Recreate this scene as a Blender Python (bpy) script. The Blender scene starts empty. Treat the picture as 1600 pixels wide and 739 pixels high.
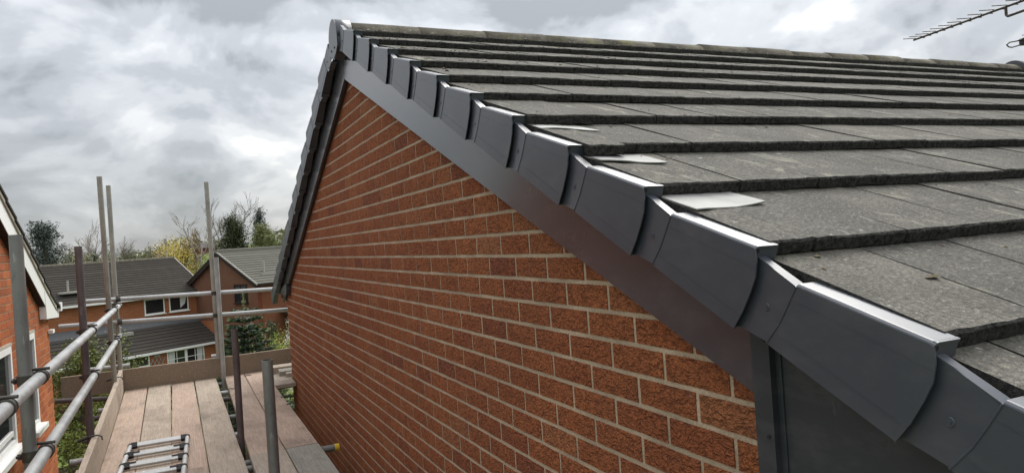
import bpy, bmesh, math, random
from mathutils import Vector, Matrix
R = math.radians
rnd = random.Random(11)
scene = bpy.context.scene
COL = scene.collection

# ------------------------------------------------------------------ camera
CAMP = Vector((-1.00854, -1.71702, 0.06809))
YAW, PITCH, ROLL, FOC = 0.43333, -0.00135, -0.06879, 1115.82
fw = Vector((math.sin(YAW)*math.cos(PITCH), math.cos(YAW)*math.cos(PITCH), math.sin(PITCH)))
rt0 = Vector((math.cos(YAW), -math.sin(YAW), 0)); up0 = rt0.cross(fw)
c_, s_ = math.cos(ROLL), math.sin(ROLL)
rt = c_*rt0 + s_*up0; up = -s_*rt0 + c_*up0
cam = bpy.data.cameras.new('camera'); camo = bpy.data.objects.new('camera', cam); COL.objects.link(camo)
camo.matrix_world = Matrix(((rt.x, up.x, -fw.x, CAMP.x), (rt.y, up.y, -fw.y, CAMP.y), (rt.z, up.z, -fw.z, CAMP.z), (0, 0, 0, 1)))
cam.sensor_fit = 'HORIZONTAL'; cam.sensor_width = 36; cam.lens = 36*FOC/1600
cam.clip_start = 0.05; cam.clip_end = 6000
scene.camera = camo

# ------------------------------------------------------------------ light
SUN_DIR = Vector((0.53, 0.45, 0.72)).normalized()
w = bpy.data.worlds.new('World'); scene.world = w; w.use_nodes = True
NT = w.node_tree; NT.nodes.clear()
def wn(t, **k):
    n = NT.nodes.new(t)
    for a, b in k.items(): setattr(n, a, b)
    return n
def L(a, b): NT.links.new(a, b)
def wmath(op, a, b=None, clamp=False):
    n = wn('ShaderNodeMath', operation=op, use_clamp=clamp)
    for i, v in enumerate((a, b)):
        if v is None: continue
        if isinstance(v, (int, float)): n.inputs[i].default_value = v
        else: L(v, n.inputs[i])
    return n.outputs[0]
out = wn('ShaderNodeOutputWorld'); tc = wn('ShaderNodeTexCoord')
sep = wn('ShaderNodeSeparateXYZ'); L(tc.outputs['Generated'], sep.inputs[0])
zz = wmath('POWER', wmath('MAXIMUM', sep.outputs[2], 0.0), 0.72)
cmb = wn('ShaderNodeCombineXYZ'); L(sep.outputs[0], cmb.inputs[0]); L(sep.outputs[1], cmb.inputs[1]); L(wmath('MULTIPLY', zz, 1.35), cmb.inputs[2])
def wnoise(scale, detail, rough, dist, off):
    m = wn('ShaderNodeMapping'); m.inputs['Location'].default_value = off; L(cmb.outputs[0], m.inputs[0])
    n = wn('ShaderNodeTexNoise'); n.inputs['Scale'].default_value = scale; n.inputs['Detail'].default_value = detail
    n.inputs['Roughness'].default_value = rough; n.inputs['Distortion'].default_value = dist; L(m.outputs[0], n.inputs['Vector'])
    return n.outputs[0]
nA = wnoise(2.6, 3, 0.5, 0.4, (3.1, 0.4, 1.7)); nB = wnoise(6.2, 7, 0.48, 0.3, (0.3, 5.2, 2.2)); nC = wnoise(19, 6, 0.6, 0.2, (7.3, 1.2, 0.5)); nD = wnoise(6.2, 5, 0.48, 0.3, (0.3, 5.2, 2.2)); nE = wnoise(6.2, 5, 0.48, 0.3, (0.3, 5.2, 2.222))
val = wmath('ADD', wmath('MULTIPLY', nA, 0.40), wmath('ADD', wmath('SUBTRACT', wmath('MULTIPLY', nB, 0.86), 0.14), wmath('MULTIPLY', nC, 0.09)))
val = wmath('ADD', val, wmath('MULTIPLY', wmath('SUBTRACT', nD, nE), 0.38))     # lit upper edges of the heaps
# cloud masses seen in the photograph: (direction, angular size, amount)
for d, r, a in (
        ((-0.036, 0.977, 0.209), .06, .17), ((0.088, 0.988, 0.126), .035, .17), ((-0.117, 0.991, 0.085), .05, .09), ((0.767, 0.612, 0.193), .06, .10), ((0.544, 0.811, 0.213), .10, .04), ((0.62, 0.72, 0.29), .18, -.12),
        ((0.001, 0.954, 0.298), .17, -.14), ((-0.16, 0.961, 0.224), .07, -.07), ((-0.066, 0.988, 0.137), .07, -.08), ((0.261, 0.916, 0.304), .18, -.07), ((0.194, 0.968, 0.161), .10, .05)):
    vm = wn('ShaderNodeVectorMath', operation='DISTANCE'); L(tc.outputs['Generated'], vm.inputs[0]); vm.inputs[1].default_value = Vector(d).normalized()
    q = wmath('DIVIDE', vm.outputs['Value'], r)
    g = wmath('DIVIDE', a, wmath('ADD', 1.0, wmath('POWER', q, 3.0)))
    val = wmath('ADD', val, g)
ramp = wn('ShaderNodeValToRGB'); L(val, ramp.inputs[0])
cr = ramp.color_ramp; cr.interpolation = 'EASE'
cr.elements[0].position = 0.34; cr.elements[0].color = (.27, .285, .295, 1)
cr.elements[1].position = 0.72; cr.elements[1].color = (.92, .915, .875, 1)
for p, c in ((0.45, (.41, .425, .445, 1)), (0.54, (.53, .545, .565, 1)), (0.63, (.70, .705, .71, 1))):
    e = cr.elements.new(p); e.color = c
sky = wn('ShaderNodeTexSky', sky_type='NISHITA'); sky.sun_disc = False
sky.sun_elevation = math.asin(SUN_DIR.z); sky.sun_rotation = math.atan2(SUN_DIR.x, SUN_DIR.y)
b1 = wn('ShaderNodeBackground'); b1.inputs[1].default_value = 0.08; L(sky.outputs[0], b1.inputs[0])
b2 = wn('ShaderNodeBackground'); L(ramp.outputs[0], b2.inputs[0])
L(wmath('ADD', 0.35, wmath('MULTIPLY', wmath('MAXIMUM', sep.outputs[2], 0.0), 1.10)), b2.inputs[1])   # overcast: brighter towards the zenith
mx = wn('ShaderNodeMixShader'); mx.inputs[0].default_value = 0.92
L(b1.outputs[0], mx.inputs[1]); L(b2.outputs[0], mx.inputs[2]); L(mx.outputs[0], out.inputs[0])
sl = bpy.data.lights.new('sun', 'SUN'); sl.energy = 1.5; sl.angle = R(40); sl.color = (1, .97, .92)
so = bpy.data.objects.new('sun', sl); COL.objects.link(so); so.rotation_euler = SUN_DIR.to_track_quat('Z', 'Y').to_euler()
scene.view_settings.view_transform = 'Standard'; scene.view_settings.look = 'None'
scene.view_settings.exposure = 1.28; scene.view_settings.gamma = 1

# ------------------------------------------------------------------ materials
def srgb(r, g, b):
    f = lambda v: (v/255/12.92 if v/255 <= .04045 else ((v/255+.055)/1.055)**2.4)
    return (f(r), f(g), f(b), 1)
class M:
    """small wrapper to write node materials in few lines"""
    def __init__(s, name, rough=.8, metal=0.0, spec=.4):
        s.m = bpy.data.materials.new(name); s.m.use_nodes = True; s.t = s.m.node_tree
        s.b = s.t.nodes['Principled BSDF']; s.b.inputs['Roughness'].default_value = rough
        s.b.inputs['Metallic'].default_value = metal; s.b.inputs['Specular IOR Level'].default_value = spec
        s.tc = s.t.nodes.new('ShaderNodeTexCoord'); s.co = s.tc.outputs['Object']
    def put(s, sock, v):
        if isinstance(v, (int, float)): sock.default_value = v
        elif isinstance(v, (tuple, list)): sock.default_value = v
        else: s.t.links.new(v, sock)
    def n(s, typ, **k):
        n = s.t.nodes.new(typ)
        for a, b in k.items(): setattr(n, a, b)
        return n
    def rand(s):
        a = s.n('ShaderNodeObjectInfo').outputs['Random']; b = s.n('ShaderNodeNewGeometry').outputs['Random Per Island']
        return s.math('FRACT', s.math('ADD', a, b))
    def math(s, op, a, b=0.0, c=None, clamp=False):
        n = s.n('ShaderNodeMath', operation=op, use_clamp=clamp); s.put(n.inputs[0], a); s.put(n.inputs[1], b)
        if c is not None: s.put(n.inputs[2], c)
        return n.outputs[0]
    def shift(s, amt=37.0):
        """object coordinates, moved by the piece's random number"""
        r = s.rand(); n = s.n('ShaderNodeVectorMath', operation='ADD'); s.put(n.inputs[0], s.co)
        cb = s.n('ShaderNodeCombineXYZ'); q = s.math('MULTIPLY', r, amt)
        for i in range(3): s.put(cb.inputs[i], q)
        s.put(n.inputs[1], cb.outputs[0]); s.co = n.outputs[0]; return r
    def scale(s, v):
        n = s.n('ShaderNodeMapping'); n.inputs['Scale'].default_value = v; s.put(n.inputs[0], s.co); return n.outputs[0]
    def noise(s, sc, det=4, ro=.55, co=None, dist=0.0):
        n = s.n('ShaderNodeTexNoise'); n.inputs['Scale'].default_value = sc; n.inputs['Detail'].default_value = det
        n.inputs['Roughness'].default_value = ro; n.inputs['Distortion'].default_value = dist; s.put(n.inputs['Vector'], co or s.co); return n.outputs[0]
    def voro(s, sc, co=None, feature='F1', out='Distance'):
        n = s.n('ShaderNodeTexVoronoi', feature=feature); n.inputs['Scale'].default_value = sc; s.put(n.inputs['Vector'], co or s.co); return n.outputs[out]
    def ramp(s, v, *st):
        n = s.n('ShaderNodeValToRGB'); s.put(n.inputs[0], v); e = n.color_ramp.elements
        while len(e) < len(st): e.new(.5)
        for i, (p, c) in enumerate(st):
            e[i].position = p; e[i].color = c if len(c) == 4 else (*c, 1)
        return n.outputs[0]
    def mix(s, f, a, b, mode='MIX'):
        n = s.n('ShaderNodeMix', data_type='RGBA', blend_type=mode); s.put(n.inputs[0], f); s.put(n.inputs[6], a); s.put(n.inputs[7], b); return n.outputs[2]
    def base(s, v): s.put(s.b.inputs['Base Color'], v); return s
    def rough(s, v): s.put(s.b.inputs['Roughness'], v); return s
    def bump(s, h, strength=.5, dist=.005):
        n = s.n('ShaderNodeBump'); n.inputs['Strength'].default_value = strength; n.inputs['Distance'].default_value = dist
        s.put(n.inputs['Height'], h)
        old = s.b.inputs['Normal']
        if old.links: s.t.links.new(old.links[0].from_socket, n.inputs['Normal'])
        s.t.links.new(n.outputs[0], old); return s
def g(v): return (v, v, v, 1)

def mat_brick(name, cols, bump, coarse=1.0, dk=.52):
    m = M(name, .9, spec=.2); r = m.shift()
    tone = m.ramp(r, *cols)
    n0 = m.noise(11*coarse, 4, .55); n2 = m.noise(230*coarse, 3, .65)
    wv = m.n('ShaderNodeTexNoise'); wv.inputs['Scale'].default_value = 55*coarse; wv.inputs['Detail'].default_value = 4; m.put(wv.inputs['Vector'], m.co)
    va = m.n('ShaderNodeVectorMath', operation='MULTIPLY_ADD'); m.put(va.inputs[0], wv.outputs['Color']); va.inputs[1].default_value = (.034/coarse,)*3; m.put(va.inputs[2], m.co)
    mp = m.n('ShaderNodeMapping'); mp.inputs['Scale'].default_value = (1, .62, 1.4); m.put(mp.inputs[0], va.outputs[0])
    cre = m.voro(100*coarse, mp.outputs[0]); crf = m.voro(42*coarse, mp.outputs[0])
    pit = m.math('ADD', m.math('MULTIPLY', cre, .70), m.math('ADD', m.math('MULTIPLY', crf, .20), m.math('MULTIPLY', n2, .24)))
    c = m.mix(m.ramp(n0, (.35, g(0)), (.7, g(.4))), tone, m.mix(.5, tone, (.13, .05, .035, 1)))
    c = m.mix(m.ramp(pit, (.50, g(0)), (.72, m.math('MULTIPLY_ADD', r, .5, .35) if 0 else g(dk))), c, (.050, .019, .013, 1))  # crevice shade painted into the colour, deeper pits darker
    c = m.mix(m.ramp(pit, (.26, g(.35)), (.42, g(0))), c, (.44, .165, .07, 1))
    pos = m.n('ShaderNodeNewGeometry').outputs['Position']; big = m.noise(1.7, 5, .6, pos); salt = m.noise(5.5, 6, .7, pos)
    c = m.mix(m.ramp(big, (.36, g(.22)), (.56, g(0))), c, (.17, .062, .038, 1))
    c = m.mix(m.ramp(salt, (.64, g(0)), (.76, g(.28))), c, (.44, .30, .21, 1))
    m.base(c); m.bump(m.math('SUBTRACT', 1.0, pit), 1.0, bump); return m.m
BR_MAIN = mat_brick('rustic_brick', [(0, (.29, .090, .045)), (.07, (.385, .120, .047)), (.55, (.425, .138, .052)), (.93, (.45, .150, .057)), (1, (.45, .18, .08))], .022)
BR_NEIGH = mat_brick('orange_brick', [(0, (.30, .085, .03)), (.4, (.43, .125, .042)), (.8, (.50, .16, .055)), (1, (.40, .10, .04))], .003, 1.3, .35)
def mat_mortar(name, c):
    m = M(name, .95, spec=.1); n1 = m.noise(5, 6, .65); n2 = m.noise(160, 3)
    m.base(m.mix(m.ramp(n2, (.35, g(.5)), (.6, g(0))), m.mix(m.ramp(n1, (.35, g(0)), (.65, g(1))), tuple(x*.62 for x in c)+(1,), tuple(c)+(1,)), tuple(x*.5 for x in c)+(1,)))
    m.bump(n2, .5, .004); return m.m
MORTAR = mat_mortar('sandy_mortar', (.47, .365, .262)); MORTAR_N = mat_mortar('pale_mortar', (.52, .40, .27))
def mat_plastic(name, c, ro=.34, scuff=0.0, sp=.6):
    m = M(name, ro, spec=sp); n1 = m.noise(3, 5, .6); n2 = m.noise(22, 5, .7, m.scale((1, 1, .35)))
    col = m.mix(m.ramp(n1, (.3, g(0)), (.7, g(1))), tuple(x*.9 for x in c)+(1,), tuple(x*1.1 for x in c)+(1,))
    if scuff: col = m.mix(m.ramp(m.noise(9, 7, .75, m.scale((1, 1.6, .45))), (.60, g(0)), (.72, g(scuff))), col, (.20, .21, .22, 1))
    col = m.mix(m.ramp(m.noise(7, 6, .7, m.scale((1, 1, 2.2))), (.48, g(0)), (.75, g(.30))), col, (.11, .112, .115, 1))
    m.base(col); return m.m
ANTH = mat_plastic('anthracite_plastic', (.039, .046, .060), .38, 0.0, .55)
ANTH_B = mat_plastic('anthracite_board', (.037, .042, .052), .20, 0.0, .85)
ANTH_P = mat_plastic('anthracite_panel', (.024, .028, .034), .5, .25, .4)
BLACK = M('black_rubber', .6).base((.012, .012, .013, 1)).m
WHITE = M('white_upvc', .35).base((.78, .78, .76, 1)).m
def mat_tile():
    m = M('weathered_concrete_tile', .93, spec=.15); r = m.shift(53)
    n1 = m.noise(5, 6, .6); n2 = m.noise(130, 4, .8); n3 = m.noise(11, 7, .66, m.scale((1, .45, 1)), 1.0); n4 = m.noise(36, 5, .7, m.scale((1, .6, 1)))
    c = m.mix(m.ramp(n1, (.32, g(0)), (.68, g(1))), (.118, .111, .095, 1), (.208, .194, .165, 1))
    c = m.mix(m.math('MULTIPLY', r, .40), c, (.095, .093, .087, 1))
    c = m.mix(m.ramp(n2, (.35, g(.75)), (.62, g(0))), c, (.04, .039, .037, 1))
    c = m.mix(m.ramp(n2, (.58, g(0)), (.70, g(.75))), c, (.36, .355, .33, 1))
    c = m.mix(m.ramp(n3, (.57, g(0)), (.69, g(.6))), c, (.34, .335, .26, 1))
    c = m.mix(m.ramp(n4, (.65, g(0)), (.71, g(.7))), c, (.46, .46, .42, 1))
    m.base(c); m.bump(n2, .9, .006).bump(n1, .3, .008); return m.m
TILE = mat_tile()
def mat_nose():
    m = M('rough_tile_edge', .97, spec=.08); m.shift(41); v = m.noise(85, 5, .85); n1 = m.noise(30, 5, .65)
    c = m.mix(m.ramp(v, (.35, g(0)), (.68, g(1))), (.012, .012, .012, 1), (.11, .107, .10, 1))  # darker than the tile top: coarse weathered face, plus shade put into the colour
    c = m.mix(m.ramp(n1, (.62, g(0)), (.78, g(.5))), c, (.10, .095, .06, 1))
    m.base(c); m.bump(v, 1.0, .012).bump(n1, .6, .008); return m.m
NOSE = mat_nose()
def mat_ridge():
    m = M('mossy_ridge_tile', .95, spec=.1); m.shift(23); n1 = m.noise(9, 6, .65); n2 = m.noise(60, 4, .7); n3 = m.noise(4, 5, .6)
    c = m.mix(m.ramp(n1, (.35, g(0)), (.7, g(1))), (.070, .064, .053, 1), (.185, .170, .135, 1))
    c = m.mix(m.ramp(n2, (.60, g(0)), (.72, g(.8))), c, (.38, .36, .29, 1))
    c = m.mix(m.ramp(n3, (.58, g(0)), (.72, g(.6))), c, (.17, .16, .045, 1))
    m.base(c); m.bump(n2, .8, .012); return m.m
RIDGE = mat_ridge()
def mat_lead():
    m = M('pale_lead', .65, spec=.25); n1 = m.noise(9, 5, .6); m.base(m.ramp(n1, (.3, (.19, .19, .182)), (.7, (.30, .30, .287)))); m.bump(n1, .4, .01); return m.m
LEAD = mat_lead()
def mat_wood(name, a, b, dark=.45):
    m = M(name, .88, spec=.15); r = m.shift(19)
    grain = m.noise(5, 6, .6, m.scale((26, .8, 26)), 1.2); st = m.noise(3.2, 5, .6, m.scale((1, .5, 1))); kn = m.noise(70, 3, .6, m.scale((1, .2, 1)))
    sc = m.voro(7, m.scale((2.5, .6, 1)), 'DISTANCE_TO_EDGE')
    c = m.mix(r, a+(1,), b+(1,))
    c = m.mix(m.ramp(grain, (.42, g(.55)), (.6, g(0))), c, tuple(x*.62 for x in b)+(1,))
    c = m.mix(m.ramp(st, (.5, g(0)), (.72, g(dark))), c, (.10, .085, .07, 1))
    c = m.mix(m.ramp(kn, (.60, g(0)), (.72, g(.45))), c, (.5, .44, .38, 1))
    c = m.mix(m.ramp(sc, (.0, g(.45)), (.012, g(0))), c, (.09, .07, .06, 1))
    m.base(c); m.bump(grain, .5, .004).bump(kn, .3, .002); return m.m
W_PINK = mat_wood('pink_stained_board', (.50, .370, .292), (.43, .335, .270), .55)
W_GREY = mat_wood('weathered_grey_board', (.46, .378, .300), (.39, .332, .272), .55)
W_WET = mat_wood('dirty_grey_board', (.36, .335, .285), (.30, .285, .25), .6)
W_TOE = mat_wood('toe_board_wood', (.30, .23, .165), (.25, .20, .15), .45)
def mat_tube(name, a, b, metal, ro):
    m = M(name, ro, metal); r = m.shift(31); n1 = m.noise(4, 6, .65); n2 = m.noise(45, 5, .7, m.scale((1, 1, .25)))
    c = m.mix(m.ramp(n1, (.35, g(0)), (.65, g(1))), a+(1,), b+(1,)); c = m.mix(m.ramp(n2, (.60, g(0)), (.72, g(.6))), c, tuple(min(1, x*1.7+.05) for x in b)+(1,))
    c = m.mix(m.ramp(n2, (.30, g(.5)), (.42, g(0))), c, tuple(x*.45 for x in a)+(1,))
    m.base(c); m.rough(m.ramp(n1, (.3, g(ro-.1)), (.7, g(ro+.12)))); m.bump(n2, .15, .002); return m.m
GALV = mat_tube('galvanised_tube', (.30, .305, .30), (.42, .425, .42), .4, .48)
DULL = mat_tube('dull_grey_tube', (.145, .148, .145), (.21, .21, .20), .4, .5)
WEATH = mat_tube('weathered_tube', (.24, .24, .21), (.33, .32, .28), .35, .5)
RUST = mat_tube('rusty_purple_tube', (.075, .06, .06), (.125, .105, .105), .25, .55)
COUP = mat_tube('coupler_steel', (.05, .045, .04), (.10, .09, .08), .5, .5)
HOLE = M('dark_inside', .9).base((.008, .008, .008, 1)).m
YEL = M('yellow_cap', .5).base((.62, .42, .03, 1)).m
ALU = mat_tube('brushed_aluminium', (.46, .46, .45), (.57, .57, .56), .35, .42)
GLASS = M('dark_window_glass', .08, spec=.6).base((.018, .02, .022, 1)).m
def plain(name, c, ro=.85, var=.25, sc=6):
    m = M(name, ro, spec=.2); n = m.noise(sc, 5, .6); m.base(m.mix(n, tuple(x*(1-var) for x in c)+(1,), tuple(x*(1+var) for x in c)+(1,))); return m.m
SOFFIT = plain('dark_soffit', (.03, .03, .033)); FLASH = plain('lead_grey_flashing', (.09, .093, .10), .6)
CURTAIN = plain('net_curtain', (.55, .56, .55)); BROWNF = plain('dark_brown_frame', (.028, .018, .015), .6); TIMBER = plain('dark_fence_timber', (.085, .065, .05), .9, .4, 9)
BEIGE = plain('beige_undercloak', (.36, .33, .27)); CEMENT = plain('grey_cement', (.33, .32, .29))
def mat_farbrick(name, a, b, mo, rot):
    m = M(name, .9, spec=.15); mp = m.n('ShaderNodeMapping'); m.put(mp.inputs[0], m.co)
    mp.inputs['Rotation'].default_value = rot
    n = m.n('ShaderNodeTexBrick'); n.inputs['Scale'].default_value = 1.0; n.inputs['Brick Width'].default_value = .225; n.inputs['Row Height'].default_value = .075
    n.inputs['Mortar Size'].default_value = .006; n.inputs['Color1'].default_value = a+(1,); n.inputs['Color2'].default_value = b+(1,); n.inputs['Mortar'].default_value = mo+(1,)
    m.put(n.inputs['Vector'], mp.outputs[0]); nn = m.noise(1.3, 5, .6)
    m.base(m.mix(m.ramp(nn, (.35, g(.45)), (.7, g(0))), n.outputs[0], tuple(x*.6 for x in a)+(1,))); return m.m
FB_A = mat_farbrick('far_orange_brick', (.36, .125, .055), (.29, .095, .042), (.36, .25, .16), (R(90), 0, 0))
FB_B = mat_farbrick('far_brown_brick', (.20, .055, .033), (.15, .040, .026), (.17, .09, .06), (R(90), 0, R(90)))
FB_B2 = mat_farbrick('far_brown_brick_side', (.25, .085, .045), (.19, .065, .038), (.24, .16, .11), (R(90), 0, 0))
def mat_farroof(name, a, b):
    m = M(name, .98, spec=.03); r = m.rand(); n = m.noise(2.2, 6, .65); n2 = m.noise(9, 5, .7)
    c = m.mix(n, a+(1,), b+(1,)); c = m.mix(m.ramp(n2, (.68, g(0)), (.76, g(.55))), c, (.34, .33, .29, 1)); c = m.mix(m.math('MULTIPLY', r, .3), c, tuple(x*.55 for x in a)+(1,)); m.base(c); return m.m
FR_A = mat_farroof('brown_grey_roof', (.046, .041, .037), (.072, .066, .058)); FR_B = mat_farroof('lichen_grey_roof', (.115, .112, .098), (.155, .150, .13))
def mat_leaf(name, a, b, c2=None, ro=.6):
    m = M(name, ro, spec=.25); r = m.n('ShaderNodeNewGeometry').outputs['Random Per Island']; n = m.noise(.9, 3, .5)
    c = m.mix(r, a+(1,), b+(1,)); c = m.mix(m.ramp(n, (.40, g(0)), (.62, g(.6))), c, (c2 or tuple(x*.45 for x in a))+(1,))
    m.base(c); m.b.inputs['Subsurface Weight'].default_value = 0; return m.m
LF_CEDAR = mat_leaf('cedar_needles', (.07, .09, .08), (.115, .14, .12)); LF_OLIVE = mat_leaf('olive_twigs', (.20, .20, .11), (.27, .26, .15), (.15, .155, .085))
LF_YELL = mat_leaf('yellow_spring_leaves', (.58, .47, .08), (.68, .56, .14), (.44, .36, .10)); LF_OCHRE = mat_leaf('ochre_twigs', (.36, .27, .12), (.29, .22, .11), (.20, .16, .09))
LF_DARK = mat_leaf('dark_conifer_leaves', (.035, .052, .02), (.075, .095, .035)); LF_CYP = mat_leaf('cypress_green', (.16, .185, .07), (.235, .25, .105), (.13, .15, .06))
LF_SPR = mat_leaf('spruce_needles', (.035, .062, .030), (.080, .115, .055)); LF_TIP = mat_leaf('spruce_tips', (.17, .2, .075), (.22, .25, .10))
LF_HEDGE = mat_leaf('spring_hedge_leaves', (.11, .13, .03), (.24, .26, .06), (.055, .07, .02)); LF_GOLD = mat_leaf('golden_shrub_leaves', (.26, .32, .05), (.40, .42, .09), (.12, .18, .03))
LF_MID = mat_leaf('mid_green_leaves', (.11, .145, .045), (.18, .215, .075)); LF_WHITE = mat_leaf('white_blossom', (.72, .70, .66), (.8, .78, .74), (.55, .52, .45))
BARK = plain('bark', (.11, .09, .075), .95, .4, 5); TWIG = plain('bare_grey_twigs', (.27, .245, .225), .95, .3, 3); PALEB = plain('pale_bark', (.36, .34, .28), .9, .3, 6)
def mat_grass():
    m = M('ground_grass', .95, spec=.1); n = m.noise(.08, 6, .6); n2 = m.noise(2.5, 6, .7)
    c = m.mix(m.ramp(n, (.4, g(0)), (.6, g(1))), (.075, .10, .028, 1), (.13, .18, .035, 1)); c = m.mix(m.ramp(n2, (.35, g(.55)), (.65, g(0))), c, (.045, .06, .02, 1)); m.base(c); m.bump(n2, .6, .08); return m.m
GRASS = mat_grass()
MOSS = plain('moss_clump', (.14, .12, .075), .95, .5, 60); DEB = plain('dry_leaf_litter', (.20, .14, .085), .9, .5, 40)

# ------------------------------------------------------------------ mesh helpers
class MB:
    def __init__(s): s.v = []; s.f = []; s.mi = []; s.sm = []
    def add(s, vs, fs, mi=0, smooth=False):
        o = len(s.v); s.v += [tuple(v) for v in vs]
        for f in fs: s.f.append(tuple(i+o for i in f)); s.mi.append(mi); s.sm.append(smooth)
    def box(s, a, b, mi=0, mat=None):
        (x0, y0, z0), (x1, y1, z1) = a, b
        vs = [Vector(p) for p in ((x0, y0, z0), (x1, y0, z0), (x1, y1, z0), (x0, y1, z0), (x0, y0, z1), (x1, y0, z1), (x1, y1, z1), (x0, y1, z1))]
        if mat: vs = [mat @ v for v in vs]
        s.add(vs, ((0, 3, 2, 1), (4, 5, 6, 7), (0, 1, 5, 4), (1, 2, 6, 5), (2, 3, 7, 6), (3, 0, 4, 7)), mi)
    def prism(s, pts, off, mi=0, smooth=False):
        """polygon given as 3-D points, extruded by the vector off"""
        n = len(pts); off = Vector(off); p = [Vector(q) for q in pts]
        s.add(p+[q+off for q in p], [tuple(range(n))[::-1], tuple(range(n, 2*n))]+[(i, (i+1) % n, n+(i+1) % n, n+i) for i in range(n)], mi, smooth)
    def tube(s, a, b, r0, r1=None, n=12, mi=0, caps=True, hole=None):
        a, b = Vector(a), Vector(b); r1 = r0 if r1 is None else r1
        d = (b-a).normalized(); u = d.orthogonal().normalized(); v = d.cross(u)
        cs = [(math.cos(2*math.pi*i/n), math.sin(2*math.pi*i/n)) for i in range(n)]
        s.add([a+(u*x+v*y)*r0 for x, y in cs]+[b+(u*x+v*y)*r1 for x, y in cs], [(i, (i+1) % n, n+(i+1) % n, n+i) for i in range(n)], mi, True)
        if caps and hole is None:
            s.add([a+(u*x+v*y)*r0 for x, y in cs], [tuple(range(n))[::-1]], mi); s.add([b+(u*x+v*y)*r1 for x, y in cs], [tuple(range(n))], mi)
        elif hole is not None:
            for q, e, rr, fl in ((a, d*.02, r0, 1), (b, -d*.02, r1, 0)):
                ri = rr*.86
                ring = [q+(u*x+v*y)*rr for x, y in cs]+[q+(u*x+v*y)*ri for x, y in cs]
                fs = [(i, (i+1) % n, n+(i+1) % n, n+i) for i in range(n)]
                s.add(ring, [f[::-1] for f in fs] if not fl else fs, mi)
                ins = [q+(u*x+v*y)*ri for x, y in cs]+[q+e+(u*x+v*y)*ri for x, y in cs]
                s.add(ins, [f[::-1] for f in fs] if not fl else fs, hole); s.add([q+e+(u*x+v*y)*ri for x, y in cs], [tuple(range(n))], hole)
    def path(s, pts, r, n=8, mi=0):
        for a, b in zip(pts, pts[1:]): s.tube(a, b, r, n=n, mi=mi)
    def mesh(s, name, mats):
        me = bpy.data.meshes.new(name); me.from_pydata(s.v, [], s.f)
        for m in (mats if isinstance(mats, (list, tuple)) else [mats]): me.materials.append(m)
        me.polygons.foreach_set('material_index', s.mi); me.polygons.foreach_set('use_smooth', s.sm); me.update(); return me
    def build(s, name, mats, parent=None, loc=None): return link(name, s.mesh(name, mats), parent, loc)
def link(name, data, parent=None, loc=None):
    o = bpy.data.objects.new(name, data); COL.objects.link(o)
    if parent: o.parent = parent
    if loc is not None: o.location = loc
    return o
def tag(o, label=None, cat=None, group=None, kind=None):
    for k, v in (('label', label), ('category', cat), ('group', group), ('kind', kind)):
        if v: o[k] = v
    return o
def thing(name, label, cat, loc=(0, 0, 0), rz=0.0, group=None):
    o = link(name, None, None, loc); o.rotation_euler = (0, 0, rz); o.empty_display_size = .2
    return tag(o, label, cat, group)
def screen(p):
    q = Vector(p)-CAMP; z = q.dot(fw)
    return (800+FOC*q.dot(rt)/z, 369.5-FOC*q.dot(up)/z, z) if z > .05 else None
def area(p, a):
    """how large a piece of a square metres at p shows in the picture; 0 outside the frame"""
    s = screen(p)
    if not s or not (-15 < s[0] < 1615 and -15 < s[1] < 754): return 0
    return a/(s[2]*s[2])
RT = Vector((math.cos(YAW), -math.sin(YAW), 0)); FW = Vector((math.sin(YAW), math.cos(YAW), 0))
def far(t, d, z): 
    p = CAMP + FW*d + RT*(t*d); return Vector((p.x, p.y, z))

# ------------------------------------------------------------------ setting: terrain
def ground_z(x, y):
    q = Vector((x, y, 0))-CAMP; d = q.dot(FW); t = q.dot(RT)
    z = -5.45 - .9*min(1, max(0, (y-9)/26)) - .25*math.sin(x*.05)*min(1, max(0, d)/80)
    if d > 70: z += min(6.0, (d-70)*.052)*(1/(1+math.exp(-max(-20, min(20, (t/d+.52)*18)))))+min(3.4, (d-70)*.028)
    return z
def terrain():
    mb = MB(); rad = [0]+[1.5*1.155**i for i in range(56)]; n = 96
    vs = [(CAMP.x, CAMP.y, ground_z(CAMP.x, CAMP.y))]
    for r in rad[1:]:
        for i in range(n):
            a = 2*math.pi*i/n; x = CAMP.x+r*math.cos(a); y = CAMP.y+r*math.sin(a); vs.append((x, y, ground_z(x, y)))
    fs = [(0, 1+i, 1+(i+1) % n) for i in range(n)]
    for k in range(len(rad)-2):
        o = 1+k*n
        fs += [(o+i, o+n+i, o+n+(i+1) % n, o+(i+1) % n) for i in range(n)]
    mb.add(vs, fs, 0, True); o = mb.build('ground', GRASS); tag(o, kind='structure')
terrain()
PAVE = plain('concrete_slabs', (.25, .24, .22), .92, .3, 2)
mb = MB()
mb.add([(-2.45, -9, -5.36), (.0, -9, -5.36), (.0, 7.2, -5.36), (-2.45, 7.2, -5.36)], [(0, 1, 2, 3)]); tag(mb.build('patio', PAVE), kind='structure')

# ------------------------------------------------------------------ main house
NX = -0.0976; GY, GZ = .3176, .1342; YR = 2.65; YN0, ZN0 = 1.79248, 1.10363   # verge line, tile gauge, ridge
def nose(k): return YN0-GY*k, ZN0-GZ*k
YFAR, YNEAR = 6.44, -1.15
house = thing('brick_house', 'rustic red brick house with grey tiled roof and new anthracite verge, beside the scaffold', 'house', (0, 2.6, -5.5))
HO = Vector((0, 2.6, -5.5))
def hpart(mb, name, mats, parent=None):
    o = mb.build(name, mats, parent or house); o.location = -HO if parent is None else (0, 0, 0); return o
def roofline(y): return ZN0+.4225*(min(y, 2*YR-y)-YN0)          # line over the tile noses
def bargeline(y): return min(1.1+.4075*(y-2.684), 1.1-.418*(y-2.684))
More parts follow.
